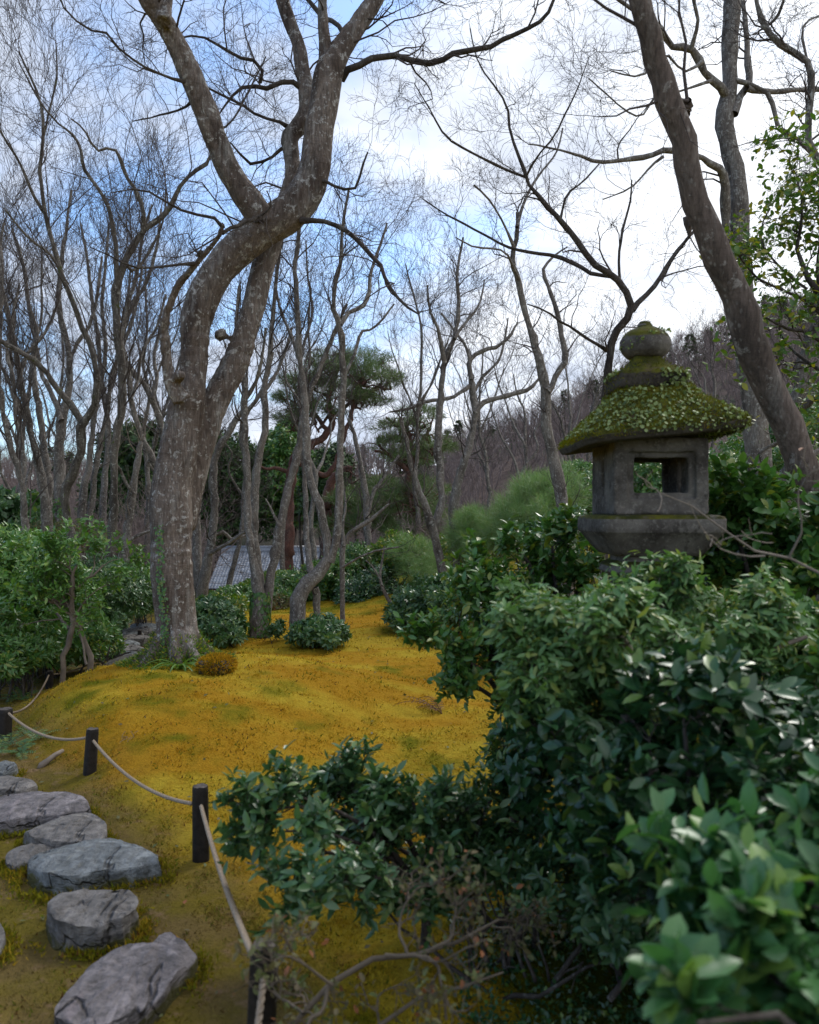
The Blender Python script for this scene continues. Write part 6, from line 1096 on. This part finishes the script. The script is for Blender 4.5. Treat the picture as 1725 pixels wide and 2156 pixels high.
traced_shrub('evergreen_bush', 'dark big-leaved bush filling the right foreground', 'bush', 1.95, [([(1590, 2300, 13), (1560, 2150, 11), (1510, 2000, 10), (1450, 1850, 9), (1380, 1700, 9), (1370, 1600, 6)], 0, .2), ([(1560, 2300, 13), (1560, 2100, 11), (1550, 1900, 12), (1580, 1700, 9), (1600, 1580, 6)], 0, .1), ([(1440, 2300, 18), (1580, 2150, 14), (1660, 1950, 11), (1690, 1750, 8), (1700, 1600, 6)], 0, 0), ([(1510, 2000, 9), (1430, 1890, 8), (1330, 1780, 9), (1280, 1700, 7), (1240, 1640, 5)], .2, .4), ([(1390, 1850, 9), (1350, 1720, 8), (1300, 1640, 6), (1260, 1600, 5), (1210, 1590, 3)], .2, .5), ([(1550, 1900, 9), (1480, 1750, 8), (1450, 1620, 6), (1440, 1530, 4)], .1, .2), ([(1600, 1850, 9), (1680, 1700, 8), (1720, 1580, 5), (1730, 1500, 4)], .1, .3)], 512, (12, 6, 3), ((.12, .28), (.08, .17), (.04, .1)), .060, .48, 'l_dark', per=4, bark='bark_dark', parts=300, up=.03, ang=(30, 75), tmpl=T_OVA)
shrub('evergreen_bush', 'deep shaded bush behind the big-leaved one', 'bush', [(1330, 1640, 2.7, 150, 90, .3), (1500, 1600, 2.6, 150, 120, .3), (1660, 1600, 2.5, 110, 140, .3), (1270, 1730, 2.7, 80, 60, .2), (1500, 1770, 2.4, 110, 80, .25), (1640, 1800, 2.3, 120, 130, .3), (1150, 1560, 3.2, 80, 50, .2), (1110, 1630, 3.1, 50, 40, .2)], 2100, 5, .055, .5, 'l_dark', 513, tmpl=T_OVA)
traced_shrub('evergreen_bush', 'very near blurred bright-leaved sprays at the lower right corner', 'bush', 1.12, [([(1870, 2575, 18), (1790, 2325, 14), (1720, 2195, 10), (1630, 2135, 8), (1540, 2135, 6), (1470, 2155, 4)], 0, -.1), ([(1870, 2575, 18), (1830, 2275, 13), (1770, 2075, 10), (1690, 2015, 8), (1610, 1995, 6), (1550, 2025, 4)], .05, .1), ([(1890, 2575, 18), (1850, 2175, 12), (1800, 1955, 9), (1730, 1855, 7), (1650, 1835, 5)], .1, .25), ([(1870, 2525, 16), (1810, 2275, 11), (1710, 2095, 8), (1630, 2065, 6)], 0, .05), ([(1890, 2375, 12), (1830, 2055, 9), (1770, 1925, 7), (1710, 1905, 5)], .1, .2)], 514, (9, 4, 2), ((.05, .15), (.03, .09), (.02, .05)), .062, .52, 'l_near', per=4, bark='bark_dark', parts=300, up=.03, ang=(30, 70))
shrub('evergreen_bush', 'low leafy skirt of undergrowth under the open bush, hugging the mossy bank', 'bush', [(820, 1868, 2.9, 80, 26, .15), (930, 1850, 3.0, 90, 34, .2), (1060, 1815, 3.0, 80, 44, .2), (1170, 1870, 2.8, 80, 50, .2), (1290, 1940, 2.6, 80, 60, .2)], 900, 5, .045, .42, 'l_blue', 518, tmpl=T_OVA, low=-.2)
traced_shrub('evergreen_bush', 'fresh green leafy shoots above the blurred sprays at the right edge', 'bush', 1.5, [([(1875, 2460, 16), (1815, 2210, 12), (1745, 2040, 9), (1665, 1960, 7), (1585, 1910, 5), (1525, 1900, 3)], 0, -.05), ([(1875, 2360, 14), (1825, 2060, 10), (1755, 1900, 8), (1685, 1840, 6), (1615, 1820, 4)], 0, .1), ([(1885, 2360, 14), (1845, 2010, 9), (1785, 1820, 7), (1725, 1760, 5), (1675, 1750, 4)], .05, .15), ([(1845, 2260, 12), (1745, 2110, 9), (1645, 2050, 7), (1565, 2020, 5), (1485, 2030, 3)], 0, -.1)], 517, (12, 5, 3), ((.07, .2), (.04, .12), (.03, .07)), .062, .5, 'l_near', per=4, bark='bark_dark', parts=300, up=.04, ang=(30, 70))
traced_shrub('dead_shrub', 'tangle of grey leafless twigs with a few withered leaves, lower middle', 'shrub', 2.0, [([(560, 2276, 7.2), (600, 2182, 6.5), (640, 2132, 6.5), (690, 2080, 6.5), (715, 2055, 6.5), (760, 2030, 6.1), (810, 2014, 5.8), (860, 2012, 5.4), (910, 2000, 5.0), (960, 1983, 4.3), (1010, 1962, 3.6), (1050, 1936, 2.6)], 0, .3), ([(690, 2080, 5.0), (680, 2123, 4.3), (650, 2157, 4.3), (640, 2208, 3.6)], 0, -.1), ([(810, 2014, 4.3), (880, 2012, 4.0), (920, 2030, 3.6), (930, 2072, 3.3), (940, 2148, 2.9)], 0, -.1), ([(910, 2000, 3.6), (950, 1970, 2.9), (960, 1928, 2.2), (990, 1902, 1.4)], 0, .1), ([(750, 2234, 5.8), (800, 2157, 5.0), (860, 2114, 4.3), (920, 2089, 3.6), (1000, 2072, 2.9), (1060, 2046, 2.2)], 0, .2, 'g'), ([(700, 2072, 3.6), (640, 2030, 2.9), (600, 2012, 2.2), (570, 2030, 1.4)], 0, -.1), ([(860, 2012, 3.6), (840, 1962, 2.9), (850, 1910, 2.2), (880, 1868, 1.4)], 0, .1), ([(640, 2132, 3.6), (600, 2106, 2.9), (575, 2089, 2.2)], 0, .1)], 515, (11, 5, 3), ((.08, .22), (.05, .14), (.03, .08)), .024, .5, 'dry', per=2, bark='twig_dim', up=.03, wander=.32, lfprob=.5, ang=(30, 75))
traced_shrub('twig_spray', 'thin reddish bare twigs blurred across the lantern window', 'plant', 2.6, [([(1780, 1500, 5), (1760, 1330, 4), (1725, 1200, 3.4), (1660, 1175, 3), (1610, 1170, 2.8), (1560, 1140, 2.4), (1500, 1100, 2), (1440, 1055, 1.5), (1385, 1035, 1)], 0, 0), ([(1610, 1170, 2.4), (1560, 1170, 2), (1510, 1150, 1.6), (1470, 1100, 1.2), (1450, 1055, .9)], 0, 0), ([(1660, 1175, 2.6), (1690, 1110, 2), (1680, 1040, 1.6), (1720, 980, 1)], 0, -.1)], 516, (5, 3), ((.1, .3), (.06, .15)), .03, .4, 'dry', per=1, bark='twig_pale', lfprob=.06, up=.0)
def bank():
    rng = RNG(523); n = 26000; x = rng.uniform(.15, 1.5, n); y = rng.uniform(1.7, 3.6, n); z = ground(x, y); sel = rng.random(n) < .35 + .9 * (fbm(x * 6, y * 6, 524, 3) - .3); x, y, z = x[sel], y[sel], z[sel]; n = len(x)
    p = np.stack([x, y, z + rng.random(n) * .02], -1); V, F = place(p, norm(rng.normal(size=(n, 3)) * np.array([1, 1, .6]) + UPV * .6), UPV + rng.normal(size=(n, 3)) * .6, .014 + .014 * rng.random(n), .6, T_DIA)
    tag(obj('ground_cover', V, F, M['l_dark'], kind='stuff'), 'tiny dark creeping leaves over the shaded mossy bank', 'ground cover')
bank()
